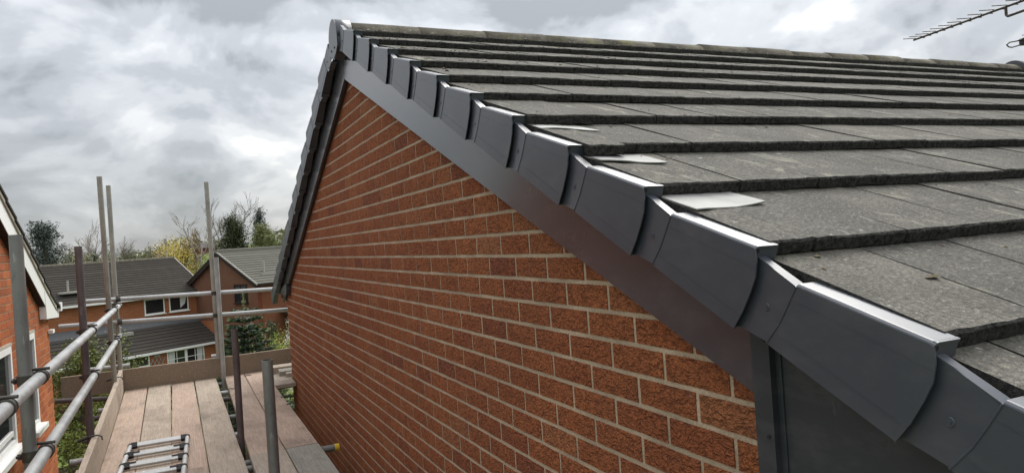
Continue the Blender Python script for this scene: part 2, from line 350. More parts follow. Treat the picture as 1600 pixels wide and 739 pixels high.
# brick wall
gw = MB()
gw.prism([(.0016, YNEAR, -5.6), (.0016, YFAR-.006, -5.6), (.0016, YFAR-.006, roofline(YFAR)-.12), (.0016, YR, roofline(YR)-.14), (.0016, YNEAR, roofline(YNEAR)-.12)], (.2249, 0, 0))
gw.box((.227, YFAR-.23, -5.6), (6.7, YFAR-.006, -.35)); gw.box((.227, YNEAR, -5.6), (6.7, YNEAR+.22, -.42))
gw.prism([(6.48, YNEAR+.221, -5.6), (6.48, YFAR-.231, -5.6), (6.48, YFAR-.231, roofline(YFAR)-.22), (6.48, YR, roofline(YR)-.16), (6.48, YNEAR+.221, roofline(YNEAR)-.12)], (.2, 0, 0))
gable = hpart(gw, 'gable_wall', MORTAR)
def brick_mesh(name, seed, lw=.2155, lh=.0622, dep=.02, rough=.0028, nx=5, nz=2):
    q = random.Random(seed); vs = []; fs = []
    for j in range(nz+1):
        for i in range(nx+1):
            e = (i in (0, nx)) + (j in (0, nz))
            y = -lw/2+lw*i/nx; z = -lh/2+lh*j/nz
            vs.append((q.uniform(-.0003, .0003) if e else q.uniform(-rough, 0), y+q.uniform(-.001, .001), z+q.uniform(-.0009, .0009)))
    fs += [(j*(nx+1)+i, (j+1)*(nx+1)+i, (j+1)*(nx+1)+i+1, j*(nx+1)+i+1) for j in range(nz) for i in range(nx)]
    rim = list(range(nx+1))+[j*(nx+1)+nx for j in range(1, nz+1)]+[nz*(nx+1)+i for i in range(nx-1, -1, -1)]+[j*(nx+1) for j in range(nz-1, 0, -1)]
    o = len(vs)
    for i in rim: vs.append((dep, vs[i][1], vs[i][2]))
    m = len(rim); fs += [(rim[i], rim[(i+1) % m], o+(i+1) % m, o+i) for i in range(m)]
    return vs, fs
def bricks(parent, offset, cells, mats, sx=1, variants=7, **kw):
    """cells: (centre, length). The 300 that show largest are objects, the rest one mesh."""
    protos = {}
    def proto(lw, i):
        key = (round(lw, 3), i)
        if key not in protos:
            vs, fs = brick_mesh('brick', 100+i*13+int(lw*1000), lw, **kw)
            if sx < 0: vs = [(-x, y, z) for x, y, z in vs]; fs = [f[::-1] for f in fs]
            mb = MB(); mb.add(vs, fs); protos[key] = (mb.mesh('brick', mats), vs, fs)
        return protos[key]
    order = sorted(cells, key=lambda c: -area(c[0], .016*(c[1]/.2155)))
    rest = MB()
    for i, (c, lw) in enumerate(order):
        me, vs, fs = proto(lw, rnd.randrange(variants)); c = Vector(c)
        if i < 300 and area(c, 1) > 0: link('brick', me, parent, c-offset)
        else: rest.add([Vector(v)+c-offset for v in vs], fs)
    if rest.v: tag(rest.build('brickwork', mats, parent), kind='stuff')
cells = []
for row in range(-74, 20):
    z = (row+.5)*.075; off = 0 if row % 2 else .1125
    k = -8
    while True:
        y0 = off+k*.225; y1 = y0+.225; k += 1
        if y0 > YFAR-.06: break
        y0 = max(y0, YNEAR+.0); y1c = min(y1, YFAR+.004)
        if y1c-y0 < .06: continue
        if max(roofline(y0), roofline(y1c)) < 0 and 0: continue
        if z+.04 > min(roofline(y0), roofline(y1c))-.15: continue
        cells.append(((rnd.uniform(-.0005, .0005)-.0005, (y0+y1c)/2, z), round(y1c-y0-.0128, 4)))
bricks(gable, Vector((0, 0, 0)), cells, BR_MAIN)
# roof: boarding under the tiles, tiles as pieces
rf = MB()
rf.prism([(.01, YR, 1.33), (.01, YNEAR-.55, roofline(YNEAR-.55)-.075), (.01, YNEAR-.55, roofline(YNEAR-.55)-.11), (.01, YR, 1.25), (.01, 7.0, roofline(7.0)-.10), (.01, 7.0, roofline(7.0)-.07)], (6.65, 0, 0))
roof = hpart(rf, 'roof', SOFFIT)
def tile_mesh(wd, ln, th, seed, nw=8):
    """local: x across, y up the slope (nose at y=0), z out of the roof"""
    q = random.Random(seed); vs = []; fs = []; mi = []
    xs = [.0022+(wd-.0044)*i/nw for i in range(nw+1)]
    ch = [q.uniform(-.0025, .002) for i in range(nw+1)]
    if q.random() < .3: ch[q.randrange(1, nw)] += .009
    top = [(x, ch[i]+.003+q.uniform(-.001, .002), q.uniform(-.0015, .0006)) for i, x in enumerate(xs)]
    edge = [(x, ch[i]-.001, -.0045+q.uniform(-.002, .002)) for i, x in enumerate(xs)]
    bot = [(x, ch[i]*.6+.002, -th+q.uniform(-.002, .002)) for i, x in enumerate(xs)]
    mid = [(x, ln*.55, q.uniform(-.0015, .0015)) for x in xs]; bk = [(x, ln, 0) for x in xs]; bb = [(x, ln, -th) for x in xs]
    n = nw+1; vs = top+edge+bot+mid+bk+bb
    for i in range(nw):
        T, E, B, Mi, K, Bb = i, n+i, 2*n+i, 3*n+i, 4*n+i, 5*n+i
        fs += [(T, T+1, Mi+1, Mi), (Mi, Mi+1, K+1, K), (E, E+1, T+1, T), (B, B+1, E+1, E), (Bb, Bb+1, B+1, B), (K, K+1, Bb+1, Bb)]; mi += [0, 0, 1, 1, 1, 1]
    for e in (0, nw):
        f = [(e, 3*n+e, 4*n+e, 5*n+e, 2*n+e, n+e)]
        fs += f if e == 0 else [f[0][::-1]]; mi += [1]
    return vs, fs, mi
tprot = {}
def tproto(wd, ln, v):
    k = (round(wd, 3), round(ln, 3), v)
    if k not in tprot:
        vs, fs, mi = tile_mesh(wd, ln, .027, 7*v+int(wd*997)); mb = MB()
        for f, m in zip(fs, mi): mb.f.append(f); mb.mi.append(m); mb.sm.append(False)
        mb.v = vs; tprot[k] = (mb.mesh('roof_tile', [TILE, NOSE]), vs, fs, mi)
    return tprot[k]
tiles = []
XEND = 6.78
for k in range(-1, 13):
    y, z = nose(k); ang = math.atan2(GZ-.031, GY)
    ln = .415
    if k == -1: ang = math.atan2(.105, .5); ln = .50
    x = -.054; first = (.06 if k % 2 == 0 else .185)
    edges = [x]; e = first
    if e-x < .09: pass
    while e < XEND-.05: edges.append(e); e += .251
    edges.append(XEND)
    for i in range(len(edges)-1):
        sh = rnd.uniform(-.003, .003); dz = rnd.uniform(-.0015, .0015); tw = rnd.uniform(-.004, .004)
        if i == 0 and k == 6: sh = -.045; dz = .004
        if i == 0 and k == 5: sh = -.03; dz = .003
        tiles.append(((edges[i], y+sh*math.cos(ang), z-.004+sh*math.sin(ang)+dz), edges[i+1]-edges[i], ln, ang, tw))
tiles.sort(key=lambda t: -area((t[0][0]+.12, t[0][1], t[0][2]), t[1]*.1))
trest = MB()
for i, (p, wd, ln, ang, tw) in enumerate(tiles):
    me, vs, fs, mi = tproto(wd, ln, rnd.randrange(6))
    mat = Matrix.Translation(p) @ Matrix.Rotation(ang, 4, 'X') @ Matrix.Rotation(tw, 4, 'Y')
    if i < 300 and area((p[0]+.12, p[1], p[2]), 1) > 0:
        o = link('roof_tile', me, roof); o.matrix_local = mat
    else:
        vv = [mat @ Vector(v) for v in vs]; b0 = len(trest.v); trest.v += [tuple(v) for v in vv]
        for f, m in zip(fs, mi): trest.f.append(tuple(j+b0 for j in f)); trest.mi.append(m); trest.sm.append(False)
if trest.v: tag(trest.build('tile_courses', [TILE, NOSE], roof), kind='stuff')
fs_ = MB()                                            # far slope, course by course
for k in range(-1, 12):
    y, z = nose(k); y = 2*YR-y; ang = math.atan2(GZ-.031, GY)
    c, s = math.cos(ang), math.sin(ang)
    ln = .41 if k > -1 else .5
    fs_.prism([(-.044, y, z-.004), (-.044, y-ln*c, z-.004+ln*(s if k > -1 else .2)), (-.044, y-ln*c, z-.031+ln*(s if k > -1 else .2)), (-.044, y, z-.031)], (XEND+.044, 0, 0))
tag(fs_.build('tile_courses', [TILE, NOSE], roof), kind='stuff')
# ridge tiles
rp = [(math.cos(a), math.sin(a)) for a in [math.pi*i/10 for i in range(11)]]
def ridge_tile(x0, x1, zc, r):
    mb = MB(); q = random.Random(int(x0*100)); n = len(rp); vs = []
    for x in (x0, (x0+x1)/2, x1): vs += [(x, YR-r*c*1.05, zc+r*s*.95+q.uniform(-.002, .002)) for c, s in rp]
    vs += [(x0, YR-(r-.018)*c, zc+(r-.018)*s*.95) for c, s in rp]+[(x1, YR-(r-.018)*c, zc+(r-.018)*s*.95) for c, s in rp]
    f = [(j*n+i+1, j*n+i, (j+1)*n+i, (j+1)*n+i+1) for j in range(2) for i in range(n-1)]
    f += [(i, i+1, 3*n+i+1, 3*n+i) for i in range(n-1)]+[(2*n+i+1, 2*n+i, 4*n+i, 4*n+i+1) for i in range(n-1)]
    mb.add(vs, f, 0, True); return mb
RZC = 1.323
x = -.012; i = 0
while x < 6.6:
    ridge_tile(x, x+.443, RZC+rnd.uniform(-.004, .004), .115+rnd.uniform(-.003, .003)).build('ridge_tile', RIDGE, roof); x += .449; i += 1
bed = MB(); q = random.Random(5); xs = [-.02+i*.06 for i in range(112)]
for sgn in (-1,):
    vs = []
    for X in xs: vs += [(X, YR-.10, RZC+.035), (X, YR-.128-q.uniform(0, .02), RZC+.028+q.uniform(-.008, .012)), (X, YR-.135-q.uniform(0, .03), RZC-.01)]
    bed.add(vs, [(3*i+j, 3*i+3+j, 3*i+4+j, 3*i+1+j) for i in range(len(xs)-1) for j in range(2)], 0)
bed.build('mortar_bedding', RIDGE, roof)
# far ridge end of the roof
er = MB(); n = 18
er.tube((6.67, YR, RZC), (6.80, YR, RZC), .150, n=24); er.build('ridge_end_cap', FLASH, roof)
# near ridge end cap: rounded shield with a deep rim
def shield(yc, zc, rr, bz, hw):
    p = [(yc+rr*math.cos(a), zc+rr*math.sin(a)) for a in [math.pi*i/14 for i in range(15)]]
    return p+[(yc-rr, zc-.06), (yc-hw, bz+.02), (yc, bz), (yc+hw, bz+.02), (yc+rr, zc-.06)]
rc = MB(); pr = shield(2.62, 1.318, .122, 1.205, .07)
rc.prism([(-.104, y, z) for y, z in pr], (.004, 0, 0)); rc.prism([(-.100, y, z) for y, z in pr[:15]], (.092, 0, 0), 0, True)
rc.prism([(-.100, y*.94+2.62*.06, z-.006) for y, z in pr], (.06, 0, 0))
ro_ = rc.build('ridge_end_cap', ANTH, roof)
for yy, z2 in ((2.58, 1.262), (2.67, 1.262)):
    sc = MB(); sc.tube((-.107, yy, z2), (-.1035, yy, z2), .007, n=10); sc.build('screw_hole', BLACK, ro_)
# verge caps
gn = math.hypot(GY, GZ)
def cap_parts(k, farside):
    y0, z0 = nose(k)
    fl = True; gv = (-GY/gn, -GZ/gn); nv = (GZ/gn, -GY/gn)
    def pt(s, t, w=0.0):
        y = y0+gv[0]*s+nv[0]*t; z = z0+gv[1]*s+nv[1]*t
        if fl: w -= (.0025 if farside else .0035)*max(0, min(1.2, (s+.23)/.24))
        return (NX+w, 2*YR-y if farside else y, z)
    a = MB()
    def plate(poly, w0, th, mi=0): a.prism([pt(s, t, w0) for s, t in poly], (th, 0, 0), mi)
    face = [(-.226, .034), (-.10, .0205), (.010, .009), (.0185, .010), (.028, .030), (.0335, .056), (.0305, .088), (.0235, .128), (.012, .168), (-.12, .163), (-.256, .157), (-.240, .110), (-.233, .075)]
    plate(face, 0, .003)
    # rolled upper edge and top flange on the tile
    st = [-.226, -.15, -.08, .0185]; tt = [.030, .0215, .0145, .004]
    prof = [(0.0, .006), (.0015, .0025), (.005, .0), (.008, -.0005), (.0535, .0), (.0535, .004), (.006, .004), (.003, .007)]
    n = len(prof); vs = []
    for s, t in zip(st, tt): vs += [pt(s, t+dt, w) for w, dt in prof]
    a.add(vs, [(j*n+i, j*n+(i+1) % n, (j+1)*n+(i+1) % n, (j+1)*n+i) for j in range(3) for i in range(n)]+[tuple(range(n))[::-1], tuple(range(3*n, 4*n))], 0)
    # end closure, lower lip, returns
    a.prism([pt(.0165, .004, .004), pt(.0165, .004, .0535), pt(.019, .031, .0535), pt(.019, .031, .004)], [c1-c0 for c0, c1 in zip(pt(0, 0), pt(-.004, 0))])
    a.prism([pt(-.254, .157, .003), pt(.009, .168, .003), pt(.009, .168, .056), pt(-.254, .157, .045)], [c1-c0 for c0, c1 in zip(pt(0, 0), pt(0, -.003))])
    # moulded lines
    for p0, p1 in (((-.232, .058), (.026, .040)), ((-.243, .128), (.021, .138))):
        a.prism([pt(p0[0], p0[1], -.0007), pt(p1[0], p1[1], -.0007), pt(p1[0], p1[1]+.0016, -.0007), pt(p0[0], p0[1]+.0016, -.0007)], (.0012, 0, 0))
    # tail that slides under the cap above, its top flange
    fx_ = .05 if farside else .026
    def tw(sv): return .0018+.0070*max(0, min(1, (-.255-sv)/.06))
    ta = [(-.36, .022), (-.30, .026), (-.225, .040)]; tb = [(-.375, .172), (-.315, .163), (-.252, .155)]; n3 = 3
    rows = [ta, [(-.368, .072), (-.308, .070), (-.232, .075)], [(-.372, .120), (-.312, .115), (-.239, .110)], tb]
    vs = [pt(sv, tv, tw(sv)) for rw in rows for sv, tv in rw]; vs += [pt(sv, tv, tw(sv)+.003) for rw in rows for sv, tv in rw]
    fq = [(3*j+i, 3*j+i+1, 3*j+i+4, 3*j+i+3) for j in range(3) for i in range(2)]
    a.add(vs, fq+[tuple(v+12 for v in f)[::-1] for f in fq]+[(0, 12, 13, 1), (1, 13, 14, 2), (9, 10, 22, 21), (10, 11, 23, 22)])
    a.prism([pt(-.36, .020, .0088), pt(-.225, .036, .003), pt(-.225, .036, fx_), pt(-.36, .020, fx_)], [c1-c0 for c0, c1 in zip(pt(0, 0), pt(0, .003))])
    edge = [(-.226, .034), (-.233, .075), (-.240, .110), (-.256, .157)]
    for (s0, t0), (s1, t1) in zip(edge, edge[1:]):
        a.prism([pt(s0-.003, t0, .002), pt(s1-.003, t1, .002), pt(s1-.0005, t1, -.0012), pt(s0-.0005, t0, -.0012)], [c1-c0 for c0, c1 in zip(pt(0, 0), pt(.002, 0))])
    a.prism([pt(-.375, .171, .0125), pt(-.254, .155, .0125), pt(-.254, .155, .045), pt(-.375, .171, .045)], [c1-c0 for c0, c1 in zip(pt(0, 0), pt(0, -.003))])
    o = a.build('verge_cap', ANTH, roof)
    b = MB(); b.tube(pt(.0195, .013, .006), pt(.0165, .013, .006), .0045, n=8); b.build('bead_hole', BLACK, o)
    b = MB(); c = Vector(pt(-.278, .098, tw(-.278))); b.tube(c+Vector((-.0012, 0, 0)), c, .0065, .0075, n=10)
    b.tube(c+Vector((-.0022, 0, 0)), c+Vector((-.0012, 0, 0)), .003, n=8); b.build('nail_dimple', ANTH, o)
for k in range(-1, 12): cap_parts(k, False)
for k in range(-1, 12): cap_parts(k, True)
# bargeboards, soffit, box ends
BX = -.035
def board(ys, name, side, mats=ANTH_B):
    mb = MB(); top = [(BX, y, roofline(y)-.045) for y in ys]; bot = [(BX, y, bargeline(y)) for y in reversed(ys)]
    mb.prism(top+bot, (.018, 0, 0)); return hpart(mb, name, mats)
board([-.70, 2.6815], 'bargeboard', 0); board([2.6855, 6.5], 'bargeboard', 1)
sf = MB()
for ya, yb in ((-.70, 2.684), (2.684, 6.45)):
    sf.prism([(-.0165, ya, bargeline(ya)+.003), (-.0165, yb, bargeline(yb)+.003), (-.0165, yb, bargeline(yb)+.012), (-.0165, ya, bargeline(ya)+.012)], (.03, 0, 0))
hpart(sf, 'soffit', SOFFIT)
bx = MB(); yb = 6.02
bx.prism([(-.050, yb, bargeline(yb)+.03), (-.050, 6.86, roofline(6.86)-.10), (-.050, 6.86, -.40), (-.050, 6.10, -.40), (-.050, yb, -.335)], (.047, 0, 0)); bx.build('box_end', ANTH_P, house).location = -HO
bx = MB(); bx.prism([(-.030, -.735, roofline(-.735)-.05), (-.030, -.735, -.80), (-.030, -2.2, -.80), (-.030, -2.2, roofline(-2.2)-.05)], (.016, 0, 0)); hpart(bx, 'box_end', ANTH_P)
bx = MB(); bx.prism([(-.047, -.676, -.138), (-.047, -.676, -.80), (-.047, -.7215, -.80), (-.047, -.7215, -.165)], (.014, 0, 0))
bx.box((-.033, -.735, -.80), (-.028, -.676, -.16)); tr = hpart(bx, 'corner_trim', ANTH_P)
sc = MB(); sc.tube((-.050, -.708, -.335), (-.0465, -.708, -.335), .004, n=8); sc.build('screw', BLACK, tr)
ev = MB(); ev.box((.0, -1.78, -.80), (6.6, -1.76, -.30)); ev.box((.0, 6.84, -.40), (6.6, 6.86, -.28)); ev.box((.0, 6.45, -.40), (6.6, 6.838, -.385)); ev.box((0, -1.758, -.80), (6.6, -1.16, -.785))
hpart(ev, 'fascia', ANTH_P)
# lead slips under the tiles by the verge
def lead(pts, lab, k):
    ang = math.atan2(GZ-.031, GY); mb = MB(); q = random.Random(k); nv = Vector((0, -math.sin(ang), math.cos(ang)))
    P4 = [Vector(p) for p in pts]; N = 7; top = []
    for j in range(4):
        for i in range(N+1):
            u, v = i/N, j/3; p = (P4[0]*(1-u)+P4[1]*u)*(1-v)+(P4[3]*(1-u)+P4[2]*u)*v
            top.append(p+nv*(.005+.0025*v*math.sin(u*5+k)+q.uniform(-.0006, .0006)+.003*u**3*v))
    n = len(top); idx = lambda j, i: j*(N+1)+i
    f = [(idx(j, i), idx(j+1, i), idx(j+1, i+1), idx(j, i+1)) for j in range(3) for i in range(N)]
    vs = top+[p-nv*.003 for p in top]; f += [tuple(a+n for a in r)[::-1] for r in f]
    rim = [idx(0, i) for i in range(N)]+[idx(j, N) for j in range(3)]+[idx(3, i) for i in range(N, 0, -1)]+[idx(j, 0) for j in range(3, 0, -1)]
    f += [(rim[i], rim[(i+1) % len(rim)], n+rim[(i+1) % len(rim)], n+rim[i]) for i in range(len(rim))]
    mb.add(vs, f); o = mb.build('lead_slip', LEAD, house); o.location = -HO; o['label'] = lab
lead([(-.05, -.40, .135), (.155, -.385, .14), (.158, -.527, .097), (-.05, -.55, .09)], 'largest pale lead slip, lowest on the verge', 8)
lead([(-.05, -.10, .262), (.125, -.125, .256), (.12, -.242, .221), (-.05, -.20, .235)], 'middle pale lead slip with a lifted corner', 7)
lead([(-.05, .24, .405), (.105, .215, .395), (.122, .063, .351), (-.05, .105, .367)], 'uppermost pale lead slip on the verge', 6)
# moss and leaf litter lying on the tiles
mo = MB(); q = random.Random(77)
def clump(p, r, mi):
    n = q.choice((5, 6)); vs = [(p[0]+r*q.uniform(.6, 1.3)*math.cos(6.283*i/n), p[1]+r*q.uniform(.6, 1.3)*math.sin(6.283*i/n), p[2]) for i in range(n)]+[(p[0]+q.uniform(-r, r)*.3, p[1], p[2]+r*q.uniform(.5, .9))]
    mo.add(vs, [(i, (i+1) % n, n) for i in range(n)], mi)
def on_tile(k, x, f):
    y, z = nose(k); return (x, y+GY*f, z-.004+(GZ-.031)*f+.001)
for i in range(420):
    k = q.choice((-1, 0, 0, 1, 1, 2, 2, 3, 3, 4, 4, 5, 5, 6, 7, 8, 9)); x = q.uniform(0, 1)**1.6*6.5
    clump(on_tile(k, x, q.choice((q.uniform(.78, .96), q.uniform(.05, .95)))), q.uniform(.002, .0065)*(1 if q.random() < .93 else 1.5), q.choice((0, 0, 1, 2)))
for i in range(330):
    k = q.choice((-1, -1, 0, 0, 1, 1, 2)); clump(on_tile(k, q.uniform(0, 1)**1.8*4.5, q.uniform(.70, 1.0)*.30), q.uniform(.003, .0085), q.choice((0, 1, 1, 3, 3)))
for dx, dy, r in ((0, 0, .008), (.009, .003, .007), (-.009, .002, .006), (.004, -.005, .006), (-.004, .006, .006)): clump((.161+dx, -.902+dy, -.053), r, 0)
o = mo.build('moss_litter', [MOSS, DEB, BLACK, CEMENT], house); o.location = -HO; tag(o, kind='stuff')

# ------------------------------------------------------------------ scaffold
scaf = thing('scaffold', 'tube scaffold platform of grey poles and timber boards along the brick wall', 'scaffold', (-1.2, 3.5, -5.45)); SO = Vector((-1.2, 3.5, -5.45))
TR = .02415
def tube(name, a, b, mat, r=TR, n=14):
    mb = MB(); mb.tube(Vector(a)-SO, Vector(b)-SO, r, n=n, hole=1); return mb.build(name, [mat, HOLE], scaf)
def lerp(a, b, t): return Vector(a)*(1-t)+Vector(b)*t
POST = {'P': ((-1.600, 1.667, .205), (-1.600, 1.60, -5.44), DULL), 'Q': ((-1.640, 3.882, .196), (-1.640, 3.74, -5.44), RUST), 'R': ((-1.68, 6.13, .902), (-1.685, 6.52, -5.44), WEATH),
        'S': ((-1.686, 7.12, .908), (-1.705, 7.12, -5.44), WEATH), 'T': ((-.712, 7.0, .903), (-.708, 7.0, -1.085), WEATH), 'U': ((-.663, 6.95, .052), (-.70, 6.95, -5.44), GALV),
        'V': ((-.694, 3.95, -.480), (-.725, 3.97, -5.44), RUST), 'W': ((-.692, 1.68, -.414), (-.705, 1.68, -5.44), DULL),
        'X': ((-1.57, -.75, .2), (-1.57, -.78, -5.44), DULL), 'Y': ((-.66, -.75, -.45), (-.67, -.78, -5.44), DULL)}
for k, (a, b, m) in POST.items():
    o = tube('standard', a, b, m)
    if k == 'T': o['label'] = 'short weathered pole clipped to both end rails'
    if k in 'QV': o['label'] = 'rusty purple-brown scaffold pole'
RA = ((-1.507, -.9, -.358), (-1.657, 7.13, -.394)); RB = ((-1.510, -.4, -.650), (-1.663, 6.93, -.707))
RC = ((-1.99, 7.05, -.316), (1.3, 7.05, -.398)); RD = ((-2.22, 7.05, -.555), (1.3, 7.05, -.655))
for a, b in (RA, RB, RC, RD): tube('guard_rail', a, b, GALV)
tube('transom', (-2.26, 6.80, -1.282), (-1.30, 6.80, -1.375), RUST); tube('transom', (-2.0, 7.17, -1.055), (-1.60, 7.17, -1.060), GALV); tube('transom', (-.78, 7.17, -1.075), (-.66, 7.17, -1.075), GALV)
for y, m in ((7.0, DULL), (6.42, GALV), (6.05, RUST), (5.15, DULL), (4.45, GALV), (3.42, DULL), (3.22, GALV), (2.95, DULL), (2.2, DULL), (1.2, DULL), (-.4, DULL), (-1.9, DULL)):
    tube('transom', (-1.85, y, -1.374), (-.27, y, -1.374), m)
o = tube('transom', (-1.80, 3.655, -1.395), (-.082, 3.640, -1.395), DULL); o['label'] = 'transom with a yellow end cap'
mb = MB(); mb.tube(Vector((-.082, 3.640, -1.395))-SO, Vector((-.050, 3.640, -1.395))-SO, .0262, n=14); mb.build('end_cap', YEL, o)
for x in (-1.70, -.76):
    tube('ledger', (x, -2.4, -1.423), (x, 7.35, -1.423), DULL)
tube('ledger', (-.22, 6.30, -1.375), (.9, 6.32, -1.375), RUST); tube('ledger', (-.3, 7.22, -1.375), (1.6, 7.22, -1.375), DULL)
def coupler(rail, post, t, side=1):
    """double coupler joining a rail to a standard at fraction t of the rail"""
    p = lerp(*rail, t); d = (Vector(rail[1])-Vector(rail[0])).normalized()
    a, b = Vector(post[0]), Vector(post[1]); f = (p.z-a.z)/(b.z-a.z); c = lerp(a, b, f); u = (b-a).normalized()
    mb = MB(); p -= SO; c -= SO; off = d*.03*side
    mb.tube(p-d*.020, p+d*.020, .0285, n=14); mb.tube(p-d*.022, p-d*.016, .0305, n=14); mb.tube(p+d*.016, p+d*.022, .0305, n=14)
    mb.tube(c-u*.020, c+u*.020, .0285, n=14)
    h = (c-p); h.z = 0; hn = h.normalized() if h.length > .001 else Vector((1, 0, 0))
    m = (p+c)/2; sd = d.cross(Vector((0, 0, 1))).normalized()
    X = Matrix((d, sd, Vector((0, 0, 1)))).transposed().to_4x4(); X.translation = m
    mb.box((-.018, -.022, -.016), (.018, .022, .016), 0, X)
    o = mb.build('coupler', COUP, scaf)
    for q0, dd, ln in ((p+Vector((0, 0, .034)), sd*(-1)+d*.25, .055), (c+d*.034, hn*1.0+Vector((0, 0, .03)), .058)):
        b_ = MB(); dd = dd.normalized(); b_.tube(q0-dd*.035, q0+dd*ln, .0062, n=8); b_.tube(q0+dd*(ln-.024), q0+dd*(ln-.008), .0125, n=6); b_.build('bolt', COUP, o)
def frac(rail, y): return (y-rail[0][1])/(rail[1][1]-rail[0][1])
for rail in (RA, RB):
    for k, dy in (('P', .0), ('Q', .0), ('R', .0)):
        pz = lerp(*rail, .5).z; a, b, _ = POST[k]; y = lerp(a, b, (pz-a[2])/(b[2]-a[2])).y
        coupler(rail, POST[k], frac(rail, y+.04))
coupler(RA, ((-1.60, .98, 0), (-1.60, .98, -1), 0), frac(RA, 1.02)); coupler(RA, ((-1.70, 6.98, 0), (-1.70, 6.98, -1), 0), frac(RA, 6.93)); coupler(RB, ((-1.70, 6.6, 0), (-1.70, 6.6, -1), 0), frac(RB, 6.55))
for rail in (RC, RD):
    fx = lambda x: (x-rail[0][0])/(rail[1][0]-rail[0][0])
    coupler(rail, POST['T'], fx(-.712)); coupler(rail, POST['S'], fx(-1.66))
def board(parent, corners, z0, z1, mat, name='board', seed=0, label=None, off=SO):
    """timber board: corners (x, y) of the top face, near-left, near-right, far-right, far-left"""
    q = random.Random(seed); mb = MB(); N = 5; A, B, C_, D = [Vector((x, y, 0)) for x, y in corners]; top = []
    w = [q.uniform(-.003, .003) for _ in range(N+1)]
    for i in range(N+1):
        f = i/N; l = A*(1-f)+D*f; r = B*(1-f)+C_*f
        for e, s in ((l, 1), (r, -1)):
            top.append(Vector((e.x+q.uniform(-.0015, .0015), e.y, z1+w[i]+s*q.uniform(-.0015, .0015))))
    c = Vector((sum(p.x for p in top)/len(top), sum(p.y for p in top)/len(top), z0)); b = .004
    vs = []; n = 0
    for i in range(N+1):
        l, r = top[2*i], top[2*i+1]; ac = (r-l).normalized()*b
        vs += [l+ac, r-ac, l-Vector((0, 0, b)), r-Vector((0, 0, b)), Vector((l.x, l.y, l.z-(z1-z0))), Vector((r.x, r.y, r.z-(z1-z0)))]
    fs = []
    for i in range(N):
        o, p = 6*i, 6*i+6
        fs += [(o, o+1, p+1, p), (o+2, o, p, p+2), (o+1, o+3, p+3, p+1), (o+4, o+2, p+2, p+4), (o+3, o+5, p+5, p+3), (o+5, o+4, p+4, p+5)]
    for o, rv in ((0, 1), (6*N, 0)):
        f = (o+2, o+4, o+5, o+3, o+1, o); fs.append(f if rv else f[::-1])
    mb.add([v-c for v in vs], fs); o = mb.build(name, mat, parent, c-(off if parent else Vector()))
    if label: o['label'] = label
    return o
DZ0, DZ1 = -1.348, -1.310
def long_board(xf, sl, wd, ya, yb, mat, seed, label=None):
    X = lambda y: xf+sl*(7.3-y); wd -= .0045
    board(scaf, [(X(ya), ya), (X(ya)+wd, ya), (X(yb)+wd, yb), (X(yb), yb)], DZ0, DZ1, mat, seed=seed, label=label)
long_board(-1.664, .019, .221, .9, 7.30, W_PINK, 1, 'pink stained deck board by the toe board')
long_board(-1.436, .016, .223, 1.1, 7.29, W_GREY, 2); long_board(-1.203, .0115, .224, 3.45, 7.285, W_PINK, 3); long_board(-.972, .0095, .224, 3.49, 7.31, W_GREY, 4)
long_board(-1.203, .0115, .224, -.4, 3.442, W_PINK, 5); long_board(-.972, .0095, .226, -.5, 3.482, W_GREY, 6)
long_board(-1.664, .019, .221, -2.7, .89, W_GREY, 7); long_board(-1.436, .016, .223, -2.7, 1.09, W_PINK, 8); long_board(-1.203, .0115, .224, -2.7, -.41, W_GREY, 15); long_board(-.972, .0095, .224, -2.7, -.51, W_PINK, 16)
board(scaf, [(-.672, 3.545), (-.442, 3.54), (-.452, 7.3), (-.655, 7.3)], DZ0, DZ1, W_PINK, seed=9); board(scaf, [(-.436, 3.54), (-.214, 3.535), (-.228, 7.12), (-.446, 7.12)], DZ0, DZ1, W_PINK, seed=10)
board(scaf, [(-.678, -.6), (-.436, -.6), (-.440, 3.536), (-.672, 3.54)], DZ0, DZ1, W_GREY, seed=11); board(scaf, [(-.428, -.6), (-.205, -.6), (-.212, 3.53), (-.434, 3.535)], DZ0, DZ1, W_WET, seed=12, label='dirty grey deck board nearest the wall')
board(scaf, [(-.678, -2.7), (-.436, -2.7), (-.440, -.61), (-.672, -.61)], DZ0, DZ1, W_GREY, seed=17); board(scaf, [(-.428, -2.7), (-.205, -2.7), (-.212, -.61), (-.434, -.61)], DZ0, DZ1, W_WET, seed=18)
board(scaf, [(-.222, 6.075), (-.012, 6.075), (-.012, 7.25), (-.226, 7.25)], DZ0, DZ1, W_GREY, seed=13, label='short deck board across the wall corner')
def upright(a, b, z0, z1, th, mat, label, off=SO):
    """board standing on edge from a to b (x, y of its inner face), thickness th to its left"""
    q = random.Random(int(a[1]*10)); mb = MB(); N = 6; A, B = Vector((*a, 0)), Vector((*b, 0)); d = (B-A).normalized(); n = Vector((-d.y, d.x, 0))*th; c = (A+B)/2+Vector((0, 0, z0)); vs = []
    for i in range(N+1):
        p = A.lerp(B, i/N)+n.normalized()*q.uniform(-.003, .003); zt = z1+q.uniform(-.002, .002)
        vs += [p+Vector((0, 0, z0)), p+Vector((0, 0, zt-.003)), p+n*.08+Vector((0, 0, zt)), p+n*.92+Vector((0, 0, zt)), p+n+Vector((0, 0, zt-.003)), p+n+Vector((0, 0, z0))]
    fs = [(6*i+j, 6*i+(j+1) % 6, 6*i+6+(j+1) % 6, 6*i+6+j) for i in range(N) for j in range(6)]+[tuple(range(6))[::-1], tuple(range(6*N, 6*N+6))]
    mb.add([v-c for v in vs], fs); o = mb.build('toe_board', mat, scaf, c-SO); o['label'] = label; return o
